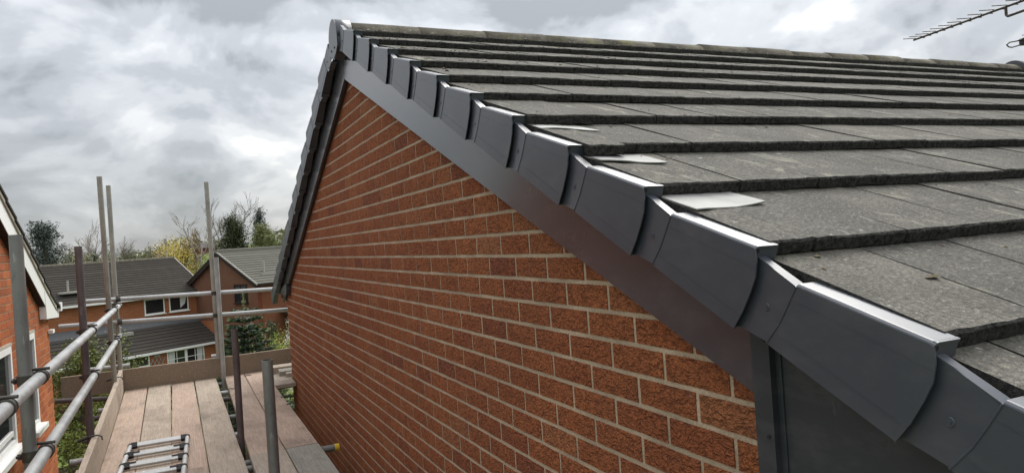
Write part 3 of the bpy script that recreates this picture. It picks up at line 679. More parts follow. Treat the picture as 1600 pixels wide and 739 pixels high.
upright((-1.578, 2.93), (-1.664, 7.055), -1.312, -1.085, .038, W_GREY, 'toe board along the open side'); upright((-1.50, -.8), (-1.600, 3.08), -1.33, -1.10, .038, W_GREY, 'near toe board lapping the side one'); upright((1.35, 7.18), (-2.235, 7.035), -1.312, -1.085, -.038, W_TOE, 'brown toe board closing the far end')
for y, x in ((3.80, -1.61), (6.43, -1.665)):
    mb = MB(); z = -1.06; pts = [(x-.075, y, z-.02), (x-.03, y, z-.008), (x+.02, y, z-.008), (x+.040, y-.01, z-.018), (x+.044, y-.02, z-.040)]
    mb.path([Vector(p)-SO for p in pts], .005, 8); mb.tube(Vector((x-.10, y, z-.03))-SO, Vector((x-.03, y, z-.01))-SO, .011, n=8); mb.build('toe_board_clip', COUP, scaf)
for i, (x0, y0, y1, z, lab) in enumerate(((-.165, 6.78, 7.0, -1.268, 'loose scaffold board tucked furthest behind the wall corner'), (-.115, 6.57, 6.79, -1.285, 'loose scaffold board in the middle of three behind the wall corner'), (-.06, 6.455, 6.56, -1.296, 'narrow loose scaffold board nearest the brick wall corner'))):
    o = board(None, [(x0, y0), (1.3, y0), (1.3, y1), (x0+.01, y1)], DZ1+.001 if i else DZ1+.002, z+.03, W_GREY if i != 1 else W_WET, 'loose_board', 30+i, lab, Vector()); o['category'] = 'board'; o['group'] = 'loose boards behind the wall corner'
for x, y in ((-.235, 5.38), (-.235, 5.0), (-.45, 6.9), (-.67, 6.2)):
    mb = MB(); mb.path([Vector(p)-SO for p in ((x-.01, y, -1.308), (x+.02, y+.02, -1.300), (x+.055, y-.01, -1.302), (x+.075, y-.02, -1.33))], .004, 6); mb.build('tie_wire', COUP, scaf)

# telescopic ladder lying on the boards
lad = thing('telescopic_ladder', 'aluminium telescopic ladder with black collars lying flat on the boards', 'ladder', (-1.26, 3.4, -1.31)); LO = Vector((-1.26, 3.4, -1.31))
YR_ = [4.262-.279*i for i in range(10)]
def lx(y, s): return (-1.441-.024*(4.262-y)/.82) if s < 0 else (-1.058-.024*(4.262-y)/.82)
for s in (-1, 1):
    for i in range(len(YR_)-1):
        r = .0145+.0008*i; mb = MB(); mb.tube(Vector((lx(YR_[i], s), YR_[i]+(.02 if i == 0 else 0), -1.281))-LO, Vector((lx(YR_[i+1], s), YR_[i+1], -1.281))-LO, r, n=14); mb.build('stile', ALU, lad)
for i, y in enumerate(YR_[:-1]):
    a, b = Vector((lx(y, -1), y, -1.281)), Vector((lx(y, 1), y, -1.281)); d = (b-a).normalized()
    mb = MB(); rot = Matrix.Rotation(R(38), 4, 'X')
    X = Matrix.Translation((a+b)/2-LO) @ Matrix.Rotation(math.atan2(d.y, d.x), 4, 'Z') @ rot; h = (b-a).length/2-.022
    pf = [(-.019, -.008), (-.015, -.012), (.015, -.012), (.019, -.008), (.019, .008), (.015, .012), (-.015, .012), (-.019, .008)]
    mb.prism([X @ Vector((-h, p, z)) for p, z in pf], (X.to_3x3() @ Vector((2*h, 0, 0)))); rg = mb.build('rung', ALU, lad)
    for s, e in ((-1, a), (1, b)):
        mb = MB(); mb.tube(e-LO+Vector((0, -.015, 0)), e-LO+Vector((0, .016, 0)), .0185+.0007*i, n=14); ex = -d*s
        X2 = Matrix.Translation(e-LO+ex*.026) @ Matrix.Rotation(math.atan2(d.y, d.x), 4, 'Z') @ rot; mb.box((-.020, -.0205, -.0135), (.020, .0205, .0135), 0, X2); mb.build('collar', BLACK, lad)
        if i: 
            mb = MB(); X3 = Matrix.Translation(e-LO+ex*.060) @ Matrix.Rotation(math.atan2(d.y, d.x), 4, 'Z') @ rot; mb.box((-.024, .004, .0115), (.024, .015, .0155), 0, X3); mb.build('release_catch', BLACK, rg)

# ------------------------------------------------------------------ neighbouring house on the left
NXW, NYC = -2.48, 8.20; NBO = Vector((-2.6, 6, -5.5))
nb = thing('neighbour_house', 'orange brick gable house with white bargeboard close to the scaffold on its open side', 'house', NBO)
NRY = 4.55                                             # its ridge
def nb_under(y): return .512-.4572*(y-5.766) if y >= NRY else .512-.4572*(NRY-5.766)-.4572*(NRY-y)
gw = MB(); gw.prism([(NXW-.007, 1.2, -5.6), (NXW-.007, NYC-.006, -5.6), (NXW-.007, NYC-.006, nb_under(NYC)+.12), (NXW-.007, NRY, nb_under(NRY)+.14), (NXW-.007, 1.2, nb_under(1.2)+.1)], (-.22, 0, 0))
gw.box((-9, NYC-.2, -5.6), (NXW-.228, NYC-.006, nb_under(NYC)+.05)); nbw = gw.build('gable_wall', MORTAR_N, nb); nbw.location = -NBO
NWIN = [(4.9, 6.06, -1.50, -.62), (6.72, 7.18, -1.545, -.60)]
cells = []
for row in range(-73, 20):
    z = (row+.35)*.075; k = 5
    while True:
        y0 = k*.225+(.1125 if row % 2 else 0)-.02; y1 = y0+.225; k += 1
        if y0 > NYC-.05: break
        y1 = min(y1, NYC+.004)
        if z+.04 > min(nb_under(y0), nb_under(y1))+.10: continue
        segs = [(y0, y1)]
        for a, b, zb, zt in NWIN:
            if zb-.02 < z < zt+.02:
                segs = [p for s0, s1 in segs for p in ((s0, min(s1, a)), (max(s0, b), s1)) if p[1]-p[0] > .03]
        for s0, s1 in segs:
            if s1-s0 > .05: cells.append(((NXW+rnd.uniform(-.0006, .0006), (s0+s1)/2, z), round(s1-s0-.0095, 2)))
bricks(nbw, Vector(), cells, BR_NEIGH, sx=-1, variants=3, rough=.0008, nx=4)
BXN = -2.435
def nbpart(mb, name, mats, parent=None):
    o = mb.build(name, mats, parent or nb); o.location = -NBO if parent is None else (0, 0, 0); return o
def strip(lo, hi, x0, x1, ya, yb):
    mb = MB(); ys = [ya, NRY, yb] if ya < NRY < yb else [ya, yb]
    for a, b in zip(ys, ys[1:]): mb.prism([(x0, a, nb_under(a)+lo), (x0, b, nb_under(b)+lo), (x0, b, nb_under(b)+hi), (x0, a, nb_under(a)+hi)], (x1-x0, 0, 0))
    return mb
nbpart(strip(0, .205, BXN, BXN+.02, 1.0, 7.76), 'bargeboard', WHITE)
mb = MB(); y0 = 7.70; mb.prism([(BXN-.04, y0-.05, nb_under(y0)+.19), (BXN-.04, y0-.05, -.50), (BXN-.04, 8.48, -.54), (BXN-.04, 8.52, -.36), (BXN-.04, 8.46, nb_under(8.46)+.21)], (.066, 0, 0)); nbpart(mb, 'box_end', WHITE)
mb = MB(); mb.prism([(BXN-.35, 8.50, -.47), (BXN-.35, 8.60, -.47), (BXN-.35, 8.64, -.37), (BXN-.35, 8.50, -.37)], (.40, 0, 0)); mb.box((-9, 8.50, -.46), (BXN-.351, 8.62, -.375)); nbpart(mb, 'gutter', WHITE)
nbpart(strip(-.012, -.001, NXW+.001, BXN+.018, 1.0, 7.7), 'soffit', BROWNF)
nbpart(strip(.206, .262, BXN-.03, BXN+.035, 1.0, 8.30), 'undercloak', BEIGE)
mb = strip(.2, .23, -9, BXN-.031, 1.0, 8.55); nbr = nbpart(mb, 'roof', FR_A)
nt = []
for k in range(0, 13):
    y = 8.62-.33*k; 
    if y < NRY+.05: break
    mb = MB(); zz_ = nb_under(y)+.262; sl = math.atan2(.4572*.33-.028, .33)
    for j in range(3):
        x1 = BXN+.05-j*.33; mat = Matrix.Translation((x1, y, zz_+.03+(.05 if y > 8.3 else 0))) @ Matrix.Rotation(math.pi, 4, 'Z') @ Matrix.Rotation(sl, 4, 'X'); me, vs, fs, mi = tproto(.33, .415, j); o = link('roof_tile', me, nbr); o.matrix_local = mat
    # rest of the course
    c, s = math.cos(sl), math.sin(sl)
    mb.prism([(-9, y, zz_+.03), (-9, y-.41*c, zz_+.03+.41*s), (-9, y-.41*c, zz_+.003+.41*s), (-9, y, zz_+.003)], (9+BXN+.05-.995, 0, 0)); tag(mb.build('tile_courses', NOSE, nbr), kind='stuff')
mb = MB(); mb.tube((-9, NRY, nb_under(NRY)+.30), (BXN+.05, NRY, nb_under(NRY)+.30), .12, n=16); mb.build('ridge_tile', RIDGE, nbr)
def window(parent, M4, wd, ht, bars=(), frame=.055, dep=.07, fm=WHITE, curtain=False, sill=True, nm='window', sillm=None):
    """window in the plane y=0 of M4, outside towards -y, origin at its lower left"""
    mb = MB()
    for a, b in (((0, -.035, 0), (frame, dep, ht)), ((wd-frame, -.035, 0), (wd, dep, ht)), ((frame, -.035, 0), (wd-frame, dep, frame)), ((frame, -.035, ht-frame), (wd-frame, dep, ht))): mb.box(a, b, 0, M4)
    for bx0, bz0, bx1, bz1 in bars: mb.box((bx0, -.028, bz0), (bx1, dep*.8, bz1), 0, M4)
    o = mb.build(nm, fm, parent)
    p = MB(); p.box((frame, -.012, frame), (wd-frame, .004, ht-frame), 0, M4); p.build('pane', GLASS, o)
    if curtain:
        for x0, x1 in curtain:
            p = MB(); p.prism([M4 @ Vector((x0, -.018, ht-frame)), M4 @ Vector((x1, -.018, ht-frame)), M4 @ Vector((x1-.25*(x1-x0), -.018, ht*.45)), M4 @ Vector((x0, -.018, frame+.1))], M4.to_3x3() @ Vector((0, .004, 0))); p.build('curtain', CURTAIN, o)
    if sill:
        p = MB(); p.box((-.05, -.10, -.05), (wd+.05, .02, -.002), 0, M4); p.build('sill', sillm or fm, o)
    return o
for a, b, zb, zt in NWIN:
    Mw = Matrix.Translation((NXW-.012, a, zb)) @ Matrix.Rotation(R(90), 4, 'Z')
    window(nbw, Mw, b-a, zt-zb, bars=[(.10, .10, (b-a)-.10, .14)] if b < 6.5 else ())
    mb = MB(); mb.box((NXW-.02, a-.06, zt+.002), (NXW+.018, b+.06, zt+.03)); mb.build('window_head', BEIGE, nbw)
mb = MB(); mb.box((NXW+.002, 8.12, -.70), (NXW+.05, 8.26, -.66)); mb.build('bracket', WHITE, nbw)

# ------------------------------------------------------------------ houses beyond
def frame(t, d, th):
    p = far(t, d, 0); e = RT*math.cos(th)+FW*math.sin(th)
    return p, math.atan2(e.y, e.x)
TH = R(56)
def course_roof(mb, p0, p1, q0, q1, n, step=.03):
    """stepped courses between the eave p0-p1 and the top line q0-q1"""
    p0, p1, q0, q1 = map(Vector, (p0, p1, q0, q1)); nv = (p1-p0).cross(q0-p0).normalized(); nv = nv if nv.z > 0 else -nv
    for i in range(n):
        a, b = i/n, (i+1)/n; A, B, C_, D = p0.lerp(q0, a), p1.lerp(q1, a), p1.lerp(q1, b), p0.lerp(q0, b)
        mb.prism([A+nv*step, B+nv*step, B-nv*.02, A-nv*.02][::1], (0, 0, 0)) if False else None
        mb.add([A+nv*step, B+nv*step, C_, D, A-nv*.02, B-nv*.02, C_-nv*.03, D-nv*.03], [(0, 1, 2, 3), (4, 5, 1, 0), (5, 6, 2, 1), (7, 4, 0, 3), (7, 6, 5, 4), (6, 7, 3, 2)])
# house A: local x along the eave to the right, local y back; origin at the right front corner
pA, rA = frame(-.436, 39.5, TH); GA = -6.75
hA = thing('far_house', 'orange brick house with dark roof and lean-to, seen between the scaffold poles', 'house', (pA.x, pA.y, 0), rA, 'houses beyond the gardens')
eA, rz, Lh = -1.70, .13, 2.94; LA = 9.2
mb = MB(); mb.box((-LA, .0, GA), (-.001, .25, eA)); mb.box((-LA, .25, GA), (-LA+.25, 2*Lh-.3, eA)); mb.box((-LA, 2*Lh-.3, GA), (0, 2*Lh, eA)); wA = mb.build('wall', FB_A, hA)
mb = MB(); mb.prism([(-.25, .251, GA), (-.25, 2*Lh-.31, GA), (-.25, 2*Lh-.31, eA+.05), (-.25, Lh, rz-.12), (-.25, .251, eA+.05)], (.25, 0, 0)); mb.build('gable_wall', FB_B, hA)
mb = MB(); ov = .22
course_roof(mb, (-LA-.1, -ov, eA-.10), (.12, -ov, eA-.10), (-LA-.1, Lh, rz), (.12, Lh, rz), 17, .028); course_roof(mb, (.12, 2*Lh+ov, eA-.10), (-LA-.1, 2*Lh+ov, eA-.10), (.12, Lh, rz), (-LA-.1, Lh, rz), 17, .028); roA = mb.build('roof', FR_A, hA)
mb = MB(); mb.tube((-LA-.1, Lh, rz-.03), (.12, Lh, rz-.03), .11, n=10); mb.build('ridge', RIDGE, roA)
mb = MB()
for sgn in (0, 1):
    y0 = -ov if not sgn else 2*Lh+ov; mb.prism([(.121, y0, eA-.13), (.121, Lh, rz-.04), (.121, Lh, rz+.05), (.121, y0, eA-.04)], (.05, 0, 0))
mb.build('verge_trim', CEMENT, roA)
mb = MB(); mb.box((-LA-.1, -ov-.10, eA-.20), (.0, -ov+.0, eA-.10)); mb.box((.0, -.06, eA-.24), (.13, -.0, eA-.14)); mb.build('gutter', WHITE, hA)
mb = MB(); mb.tube((-.42, -.06, eA-.2), (-.42, -.06, -3.05), .04, n=8); mb.build('downpipe', BLACK, hA)
for u1, u0, c in ((.97, 2.05, [(.62, .98)]), (2.31, 3.38, False)):
    window(wA, Matrix.Translation((-u0, -.01, -2.72)), u0-u1, .80, curtain=c)
vL, uR = 2.0, .35
mb = MB(); course_roof(mb, (-LA, -vL-.15, -4.40), (-uR+.1, -vL-.15, -4.40), (-LA, -.02, -3.20), (-uR+.1, -.02, -3.20), 9, .028); lr = mb.build('lean_to_roof', FR_A, hA)
mb = MB(); mb.prism([(-LA, -.03, -2.98), (-LA, -.34, -3.33), (-LA, -.34, -3.37), (-LA, -.03, -3.17)], (LA-uR+.12, 0, 0)); mb.build('flashing', FLASH, lr)
mb = MB(); mb.tube((-4.9, -.45, -3.42), (-4.9, -.45, -3.14), .05, n=8); mb.tube((-4.9, -.45, -3.14), (-4.9, -.45, -3.08), .11, .03, n=8); mb.box((-5.3, -.75, -3.56), (-4.4, -.40, -3.40)); mb.build('roof_vent', CEMENT, lr)
mb = MB(); mb.box((-LA, -vL, GA), (-uR-.02, -vL+.2, -4.42)); mb.box((-uR-.22, -vL+.201, GA), (-uR-.02, -.01, -3.4)); lw = mb.build('lean_to_wall', FB_A, hA)
mb = MB(); mb.box((-LA, -vL-.26, -4.50), (-uR+.1, -vL-.15, -4.40)); mb.build('gutter', WHITE, hA)
window(lw, Matrix.Translation((-3.50, -vL-.01, -6.5)), 2.0, 2.0, bars=[(.93, .05, 1.07, 1.95), (.49, .05, .52, 1.95), (1.48, .05, 1.51, 1.95), (.06, 1.55, .93, 1.58), (1.07, 1.55, 1.94, 1.58), (.06, 1.05, .93, 1.08), (1.07, 1.05, 1.94, 1.08)], curtain=[(.08, .42), (1.60, 1.93)], sill=False, nm='french_window')
window(lw, Matrix.Translation((-5.85, -vL-.01, -6.0)), 1.45, 1.5, bars=[(.05, .95, 1.40, 1.03)])
mb = MB(); mb.box((-4.15, -vL-.04, -4.68), (-3.85, -vL, -4.56)); mb.build('wall_lamp', CEMENT, lw)
tr = thing('trellis', 'small diamond lattice trellis on the wall beside the french window', 'trellis', (pA.x, pA.y, 0), rA)
for i in range(4):
    for s in (1, -1):
        mb = MB(); x = -4.35+.20*i; a = Vector((x-(.15 if s > 0 else -.15), -vL-.035, -5.25)); b = Vector((x+(.3 if s > 0 else -.3)-(.15 if s > 0 else -.15), -vL-.035, -4.72)); mb.tube(a, b, .016, n=6); mb.build('slat', CEMENT, tr)
ae = thing('television_aerial', 'thin white aerial pole on the ridge end of the orange house', 'aerial', (pA.x, pA.y, 0), rA)
mb = MB(); mb.tube((-.3, Lh, rz), (-.3, Lh, rz+1.05), .025, n=6); mb.build('mast', CEMENT, ae)
mb = MB(); mb.tube((-.7, Lh, rz+.72), (.1, Lh, rz+.72), .012, n=6)
for i in range(6): mb.tube((-.65+.13*i, Lh-.18, rz+.72), (-.65+.13*i, Lh+.18, rz+.72), .007, n=5)
mb.box((-.36, Lh-.06, rz+.85), (-.24, Lh+.06, rz+1.12)); mb.build('antenna_head', CEMENT, ae)
mb = MB(); mb.tube((-6.7, .55, -1.2), (-6.7, .55, -.62), .05, n=8); mb.box((-7.1, .3, -1.25), (-6.2, .7, -1.16)); mb.build('vent_pipe', CEMENT, roA)
# house B: gable wall towards us on its local left; local x along the ridge, origin at the right gable corner
pB, rB = frame(-.3576, 36.0, TH); hB = thing('far_house', 'brown brick gable house with lichen grey roof behind the spruce', 'house', (pB.x, pB.y, 0), rB, 'houses beyond the gardens')
eB, zB, LB, NB = -1.42, .30, 3.15, 8.0
mb = MB(); mb.prism([(0, 0.2, -6.7), (0, 2*LB-.2, -6.7), (0, 2*LB-.2, eB), (0, LB, zB-.12), (0, .2, eB)], (.25, 0, 0)); wB = mb.build('gable_wall', FB_B, hB)
mb = MB(); mb.box((.252, .2, -6.7), (NB, .45, eB)); mb.box((.252, 2*LB-.45, -6.7), (NB, 2*LB-.2, eB)); mb.build('side_wall', FB_B2, hB)
mb = MB(); course_roof(mb, (-.2, -.12, eB-.06), (NB, -.12, eB-.06), (-.2, LB, zB), (NB, LB, zB), 15, .03); course_roof(mb, (NB, 2*LB+.12, eB-.06), (-.2, 2*LB+.12, eB-.06), (NB, LB, zB), (-.2, LB, zB), 15, .03); roB = mb.build('roof', FR_B, hB)
mb = MB(); mb.tube((-.2, LB, zB-.02), (NB, LB, zB-.02), .12, n=10); mb.build('ridge', FR_B, roB)
mb = MB()
for y0 in (-.12,): mb.prism([(-.24, y0, eB-.11), (-.24, LB, zB-.05), (-.24, LB, zB+.02), (-.24, y0, eB-.04)], (.06, 0, 0))
mb.build('verge_trim', CEMENT, roB)
mb = MB()
for y0 in (-.05, 2*LB+.05): mb.prism([(-.19, y0, eB-.32), (-.19, LB, zB-.26), (-.19, LB, zB-.06), (-.19, y0, eB-.12)], (.05, 0, 0))
mb.box((-.15, -.22, eB-.16), (NB, -.12, eB-.06)); mb.build('bargeboard', BROWNF, hB)
window(wB, Matrix.Translation((-.01, 2.07, -2.44)) @ Matrix.Rotation(R(-90), 4, 'Z'), 1.07, .96, bars=[(.50, .05, .56, .9)], fm=BROWNF, sillm=BROWNF)
window(wB, Matrix.Translation((-.01, 2.9, -4.6)) @ Matrix.Rotation(R(-90), 4, 'Z'), 1.2, 1.0, fm=BROWNF, sillm=BROWNF)
mb = MB(); mb.tube((1.0, .9, -.95), (1.0, .9, -.35), .055, n=8); mb.box((.6, .55, -1.12), (1.5, 1.0, -1.0)); mb.build('vent_pipe', CEMENT, roB)
mb = MB(); course_roof(mb, (1.2, -1.9, -3.7), (NB, -1.9, -3.7), (1.2, .18, -2.85), (NB, .18, -2.85), 7, .03); mb.build('lean_to_roof', FR_A, hB)
mb = MB(); mb.box((1.4, -1.7, -6.7), (NB, -1.5, -3.68)); mb.build('lean_to_wall', FB_B2, hB)

# ------------------------------------------------------------------ trees and plants
LMIN = .006; LN, LS = 2.4, .55
def leaf(mb, p, s, q, up=None):
    """one small leaf-sized face, bent along the middle"""
    a = Vector((q.gauss(0, 1), q.gauss(0, 1), q.gauss(0, .7))).normalized() if up is None else (Vector(up)+Vector((q.gauss(0, .35), q.gauss(0, .35), q.gauss(0, .35)))).normalized()
    b = a.cross(Vector((q.gauss(0, 1), q.gauss(0, 1), q.gauss(0, 1)))).normalized(); L_ = s*q.uniform(.7, 1.3); W_ = L_*q.uniform(.35, .6)
    o = len(mb.v); mb.v += [tuple(p-a*L_), tuple(p+b*W_), tuple(p+a*L_), tuple(p-b*W_)]; mb.f.append((o, o+1, o+2, o+3)); mb.mi.append(0); mb.sm.append(False)
def limb(mb, a, b, r0, r1, q, n=6, bend=.08, seg=4):
    r0 = max(r0, LMIN); r1 = max(r1, LMIN)
    pts = []; a, b = Vector(a), Vector(b); l = (b-a).length; ox = Vector((q.gauss(0, bend), q.gauss(0, bend), q.gauss(0, bend*.5)))*l
    for i in range(seg+1):
        f = i/seg; pts.append(a.lerp(b, f)+ox*math.sin(math.pi*f))
    for i in range(seg): mb.tube(pts[i], pts[i+1], r0+(r1-r0)*i/seg, r0+(r1-r0)*(i+1)/seg, n=n, caps=False)
    return pts
def tree(name, label, cat, t, d, zt, wid, mat, seed, crown=.75, n=2600, ls=.16, shape='round', bark=BARK, group=None, dens=.5, base=None, loc=None):
    q = random.Random(seed); p = loc or far(t, d, 0); zb = ground_z(p.x, p.y)-.1 if base is None else base
    root = thing(name, label, cat, (p.x, p.y, zb), q.uniform(0, 6), group); H = zt-zb; h0 = H*(1-crown)
    tk = MB(); top = H*(.92 if shape in ('cone', 'cedar') else .7); sp = limb(tk, (0, 0, 0), (q.uniform(-.1, .1), q.uniform(-.1, .1), top), .035*H, .008*H, q, 8, .03, 6)
    cl = []
    nb_ = {'round': 34, 'cone': 60, 'cedar': 46, 'column': 40, 'bush': 44}[shape]
    for i in range(nb_):
        f = (i+.5)/nb_; a = i*2.39996+q.uniform(-.5, .5)
        if shape == 'round': z = h0+(H-h0)*(.08+.88*f); r = wid*math.sqrt(max(.05, 1-(2*f-.9)**2))*q.uniform(.35, 1.0)
        elif shape == 'bush': z = H*(.06+.90*f); r = wid*math.sqrt(max(.04, 1-(1.25*f-.25)**2))*q.uniform(.2, 1.0)
        elif shape == 'cone': z = h0+(H-h0)*f; r = wid*(1-f)**.8*q.uniform(.55, 1.05)
        elif shape == 'cedar': z = h0+(H-h0)*f; r = wid*(1-f*.72)*q.uniform(.3, 1.1)*(1 if f < .9 else .5)
        else: z = h0+(H-h0)*f; r = wid*(math.sin(math.pi*min(1, .25+f*.75))**.6)*q.uniform(.2, 1.0)
        e = Vector((r*math.cos(a), r*math.sin(a), z+q.uniform(-.03, .03)*H)); s = sp[0].lerp(sp[-1], min(1, max(0, (z-.10*H)/top)))
        pts = limb(tk, s, e, .008*H*(1-.6*f), .0022*H, q, 5, .10, 3); cl.append((e, pts))
    tk.build('trunk', bark, root); cm = MB()
    n = int(n*LN); ls *= LS
    for i in range(n):
        e, pts = q.choice(cl)
        if shape == 'cedar':
            u = q.random()**.5; c = pts[0].lerp(e, u); sz = wid*.17*(.5+u); gs = lambda v: max(-1.2*v, min(1.2*v, q.gauss(0, v))); pp = c+Vector((gs(sz), gs(sz), gs(sz*.30))); upv = (q.gauss(0, 1), q.gauss(0, 1), .1)
        elif shape == 'cone':
            u = q.random()**.5; c = pts[0].lerp(e, u); sz = wid*.11; pp = c+Vector((q.gauss(0, sz), q.gauss(0, sz), q.gauss(0, sz*.8)-.05*u)); upv = None
        else:
            u = q.random()**.35; c = pts[0].lerp(e, u); sz = wid*(.20 if shape != 'column' else .3)*q.uniform(.4, 1); gs = lambda v: max(-1.3*v, min(1.3*v, q.gauss(0, v))); pp = c+Vector((gs(sz), gs(sz), gs(sz*.85))); upv = None
        leaf(cm, pp, ls, q, upv)
    cm.build('crown', mat, root); return root
def bare_tree(label, t, d, zt, wid, seed, group=None):
    global LMIN; LMIN = .016
    q = random.Random(seed); p = far(t, d, 0); zb = ground_z(p.x, p.y)-.1; root = thing('bare_tree', label, 'tree', (p.x, p.y, zb), q.uniform(0, 6), group); H = zt-zb; tk = MB(); tw = MB()
    def grow(a, dr, l, r, lev):
        b = a+dr*l; limb(tk if lev < 2 else tw, a, b, r, r*.6, q, 6 if lev < 2 else 4, .05, 3 if lev < 2 else 2)
        if lev >= 5: return
        for i in range(3 if lev else 4):
            nd = (dr+Vector((q.gauss(0, .42), q.gauss(0, .42), q.gauss(.10, .22)))).normalized(); grow(a.lerp(b, q.uniform(.55, 1)), nd, l*q.uniform(.55, .8), r*.55, lev+1)
    grow(Vector((0, 0, 0)), Vector((0, 0, 1)), H*.44, .020*H, 0); tk.build('trunk', TWIG, root)
    tw.build('crown', TWIG, root); LMIN = .006; return root
def ztop(sl, d): return .068+sl*d
tree('cedar_tree', 'dark blue-green cedar with layered branches beside the neighbour roof', 'tree', -.655, 58, ztop(.066, 58), 2.7, LF_CEDAR, 3, .92, 6500, .17, 'cedar')
TG = 'trees beyond the far houses'
tree('hedge_tree', 'olive brown budding tree just right of the cedar', 'tree', -.618, 62, ztop(.025, 62), 2.2, LF_OLIVE, 4, .9, 3200, .15, 'bush', group=TG)
tree('cypress_tree', 'tiny dark cypress spike above the ridge of the orange house', 'tree', -.5845, 50, ztop(.0205, 50), .42, LF_DARK, 5, .98, 1500, .11, 'column')
for i, (t, d, sl, wd, m, lab) in enumerate(((-.565, 66, .021, 2.4, LF_OLIVE, 'low olive bush right of the small dark cypress'), (-.535, 70, .0225, 2.4, LF_MID, 'low green bush between the paired poles and the yellow tree'), (-.508, 64, .025, 2.1, LF_OLIVE, 'rounded olive bush left of the yellow tree'),
        (-.478, 66, .0325, 3.6, LF_YELL, 'bright yellow spring tree above the orange house ridge'), (-.457, 68, .029, 2.6, LF_OCHRE, 'ochre twiggy tree beside the aerial pole'), (-.490, 58, .016, 1.6, LF_OCHRE, 'brown twiggy bush below the yellow tree'), (-.595, 66, .020, 2.2, LF_OLIVE, 'dull olive bush behind the leftmost standard'), (-.645, 66, .014, 2.2, LF_MID, 'green bush at the foot of the cedar'))):
    tree('broadleaf_tree', lab, 'tree', t, d, ztop(sl, d), wd, m, 20+i, .93, 3000, .15, 'bush', group=TG)
tree('poplar_tree', 'slim tawny poplar left of the bare trees', 'tree', -.4425, 72, ztop(.044, 72), .75, LF_OCHRE, 40, .95, 1500, .13, 'column', group=TG)
tree('conifer_tree', 'dark green conifer with an uneven top, left of the pointed tree', 'tree', -.390, 58, ztop(.0545, 58), 1.7, LF_DARK, 41, .93, 10000, .14, 'column', group=TG)
tree('spruce_tree', 'dark pointed spruce tip rising behind the broad green tree', 'tree', -.3515, 64, ztop(.062, 64), 2.0, LF_CEDAR, 42, .95, 3000, .16, 'cone', group=TG)
tree('broadleaf_tree', 'broad grey-green tree touching the dark verge of the near gable', 'tree', -.346, 56, ztop(.045, 56), 2.2, LF_CYP, 43, .97, 15000, .13, 'round', group=TG)
tree('broadleaf_tree', 'dark green bushes sloping beside the orange house verge', 'tree', -.428, 52, ztop(-.004, 52), 2.2, LF_MID, 44, .97, 3600, .13, 'bush', group=TG)
tree('broadleaf_tree', 'deep green bush under the bare trees', 'tree', -.408, 60, ztop(.004, 60), 1.6, LF_DARK, 45, .97, 2400, .13, 'bush', group=TG)
bare_tree('tall bare grey tree behind the tallest inner pole', -.417, 66, ztop(.062, 66), 2, 50, 'bare winter trees'); bare_tree('bare grey tree right of the cedar', -.603, 74, ztop(.036, 74), 2, 51, 'bare winter trees'); bare_tree('thin bare tree between the cypress and the paired poles', -.580, 70, ztop(.046, 70), 2, 52, 'bare winter trees')
# distant hedgerow: a far mass
hm = MB(); q = random.Random(9)
for i in range(9000):
    t = q.uniform(-.95, .2); d = 150+60*abs(math.sin(t*9)); p = far(t, d+q.gauss(0, 2), 0); h = (1.5+1.2*math.sin(t*37)+.8*math.sin(t*91)+1.2)*q.random(); leaf(hm, Vector((p.x, p.y, ground_z(p.x, p.y)+max(0, h))), .55, q)
tag(hm.build('far_hedgerow', LF_OLIVE), kind='stuff')
# small far houses on the hill
for i, (t, d, lab) in enumerate(((-.430, 175, 'tiny brown roofed house on the green hill'), (-.4355, 182, 'tiny grey house beside the brown one on the hill'))):
    p = far(t, d, 0); z = ground_z(p.x, p.y); h = thing('hill_house', lab, 'house', (p.x, p.y, z), .6, 'houses on the hill')
    mb = MB(); mb.box((-2.2, -1.6, -.3), (2.2, 1.6, 1.1)); mb.build('wall', FB_B if i == 0 else CEMENT, h); mb = MB(); mb.prism([(-2.4, -1.9, 1.1), (-2.4, 1.9, 1.1), (-2.4, 0, 2.2)], (4.8, 0, 0)); mb.build('roof', BROWNF if i == 0 else FR_B, h)
# young spruce in the garden
def spruce():
    q = random.Random(60); p = far(-.3815, 21.5, 0); zb = ground_z(p.x, p.y); zt = ztop(-.0545, 21.5); H = zt-zb
    root = thing('spruce_tree', 'young spruce with a pale leading shoot in front of the brown gable house', 'tree', (p.x, p.y, zb)); tk = MB(); tk.tube((0, 0, 0), (0, 0, H*.8), .05, .022, n=8, caps=False); tk.tube((0, 0, H*.8), (0, 0, H), .02, .007, n=6, caps=False); cm = MB(); tp = MB(); z = H*.10; lev = 0
    while z < H*.93:
        f = z/H; ln = (1-f)**.85*1.72+.10; nb_ = 9 if f < .8 else 5
        for i in range(nb_):
            a = 6.283*i/nb_+lev*.6+q.uniform(-.2, .2); l = ln*q.uniform(.75, 1.1); e = Vector((l*math.cos(a), l*math.sin(a), z+l*.20)); s = Vector((0, 0, z)); tk.tube(s, e, .012, .004, n=4, caps=False)
            for j in range(int(95*l+20)):
                u = q.random()**.8; c = s.lerp(e, u); side = Vector((-math.sin(a), math.cos(a), 0))*q.uniform(-1, 1)*(.26*l*(1.05-u)+.05); leaf(cm if (u < .9 or q.random() < .4) else tp, c+side+Vector((0, 0, q.gauss(0, .025)-.04)), .062, q, (math.cos(a), math.sin(a), .2))
        z += .19 if f < .75 else .26; lev += 1
    for j in range(60): zz2 = H*q.uniform(.86, 1.0); leaf(tp, Vector((q.gauss(0, .02), q.gauss(0, .02), zz2)), .045, q, (q.gauss(0, .4), q.gauss(0, .4), 1))
    tk.build('trunk', PALEB, root); cm.build('crown', LF_SPR, root); tag(tp.build('new_shoots', LF_TIP, root), kind='stuff')
spruce()
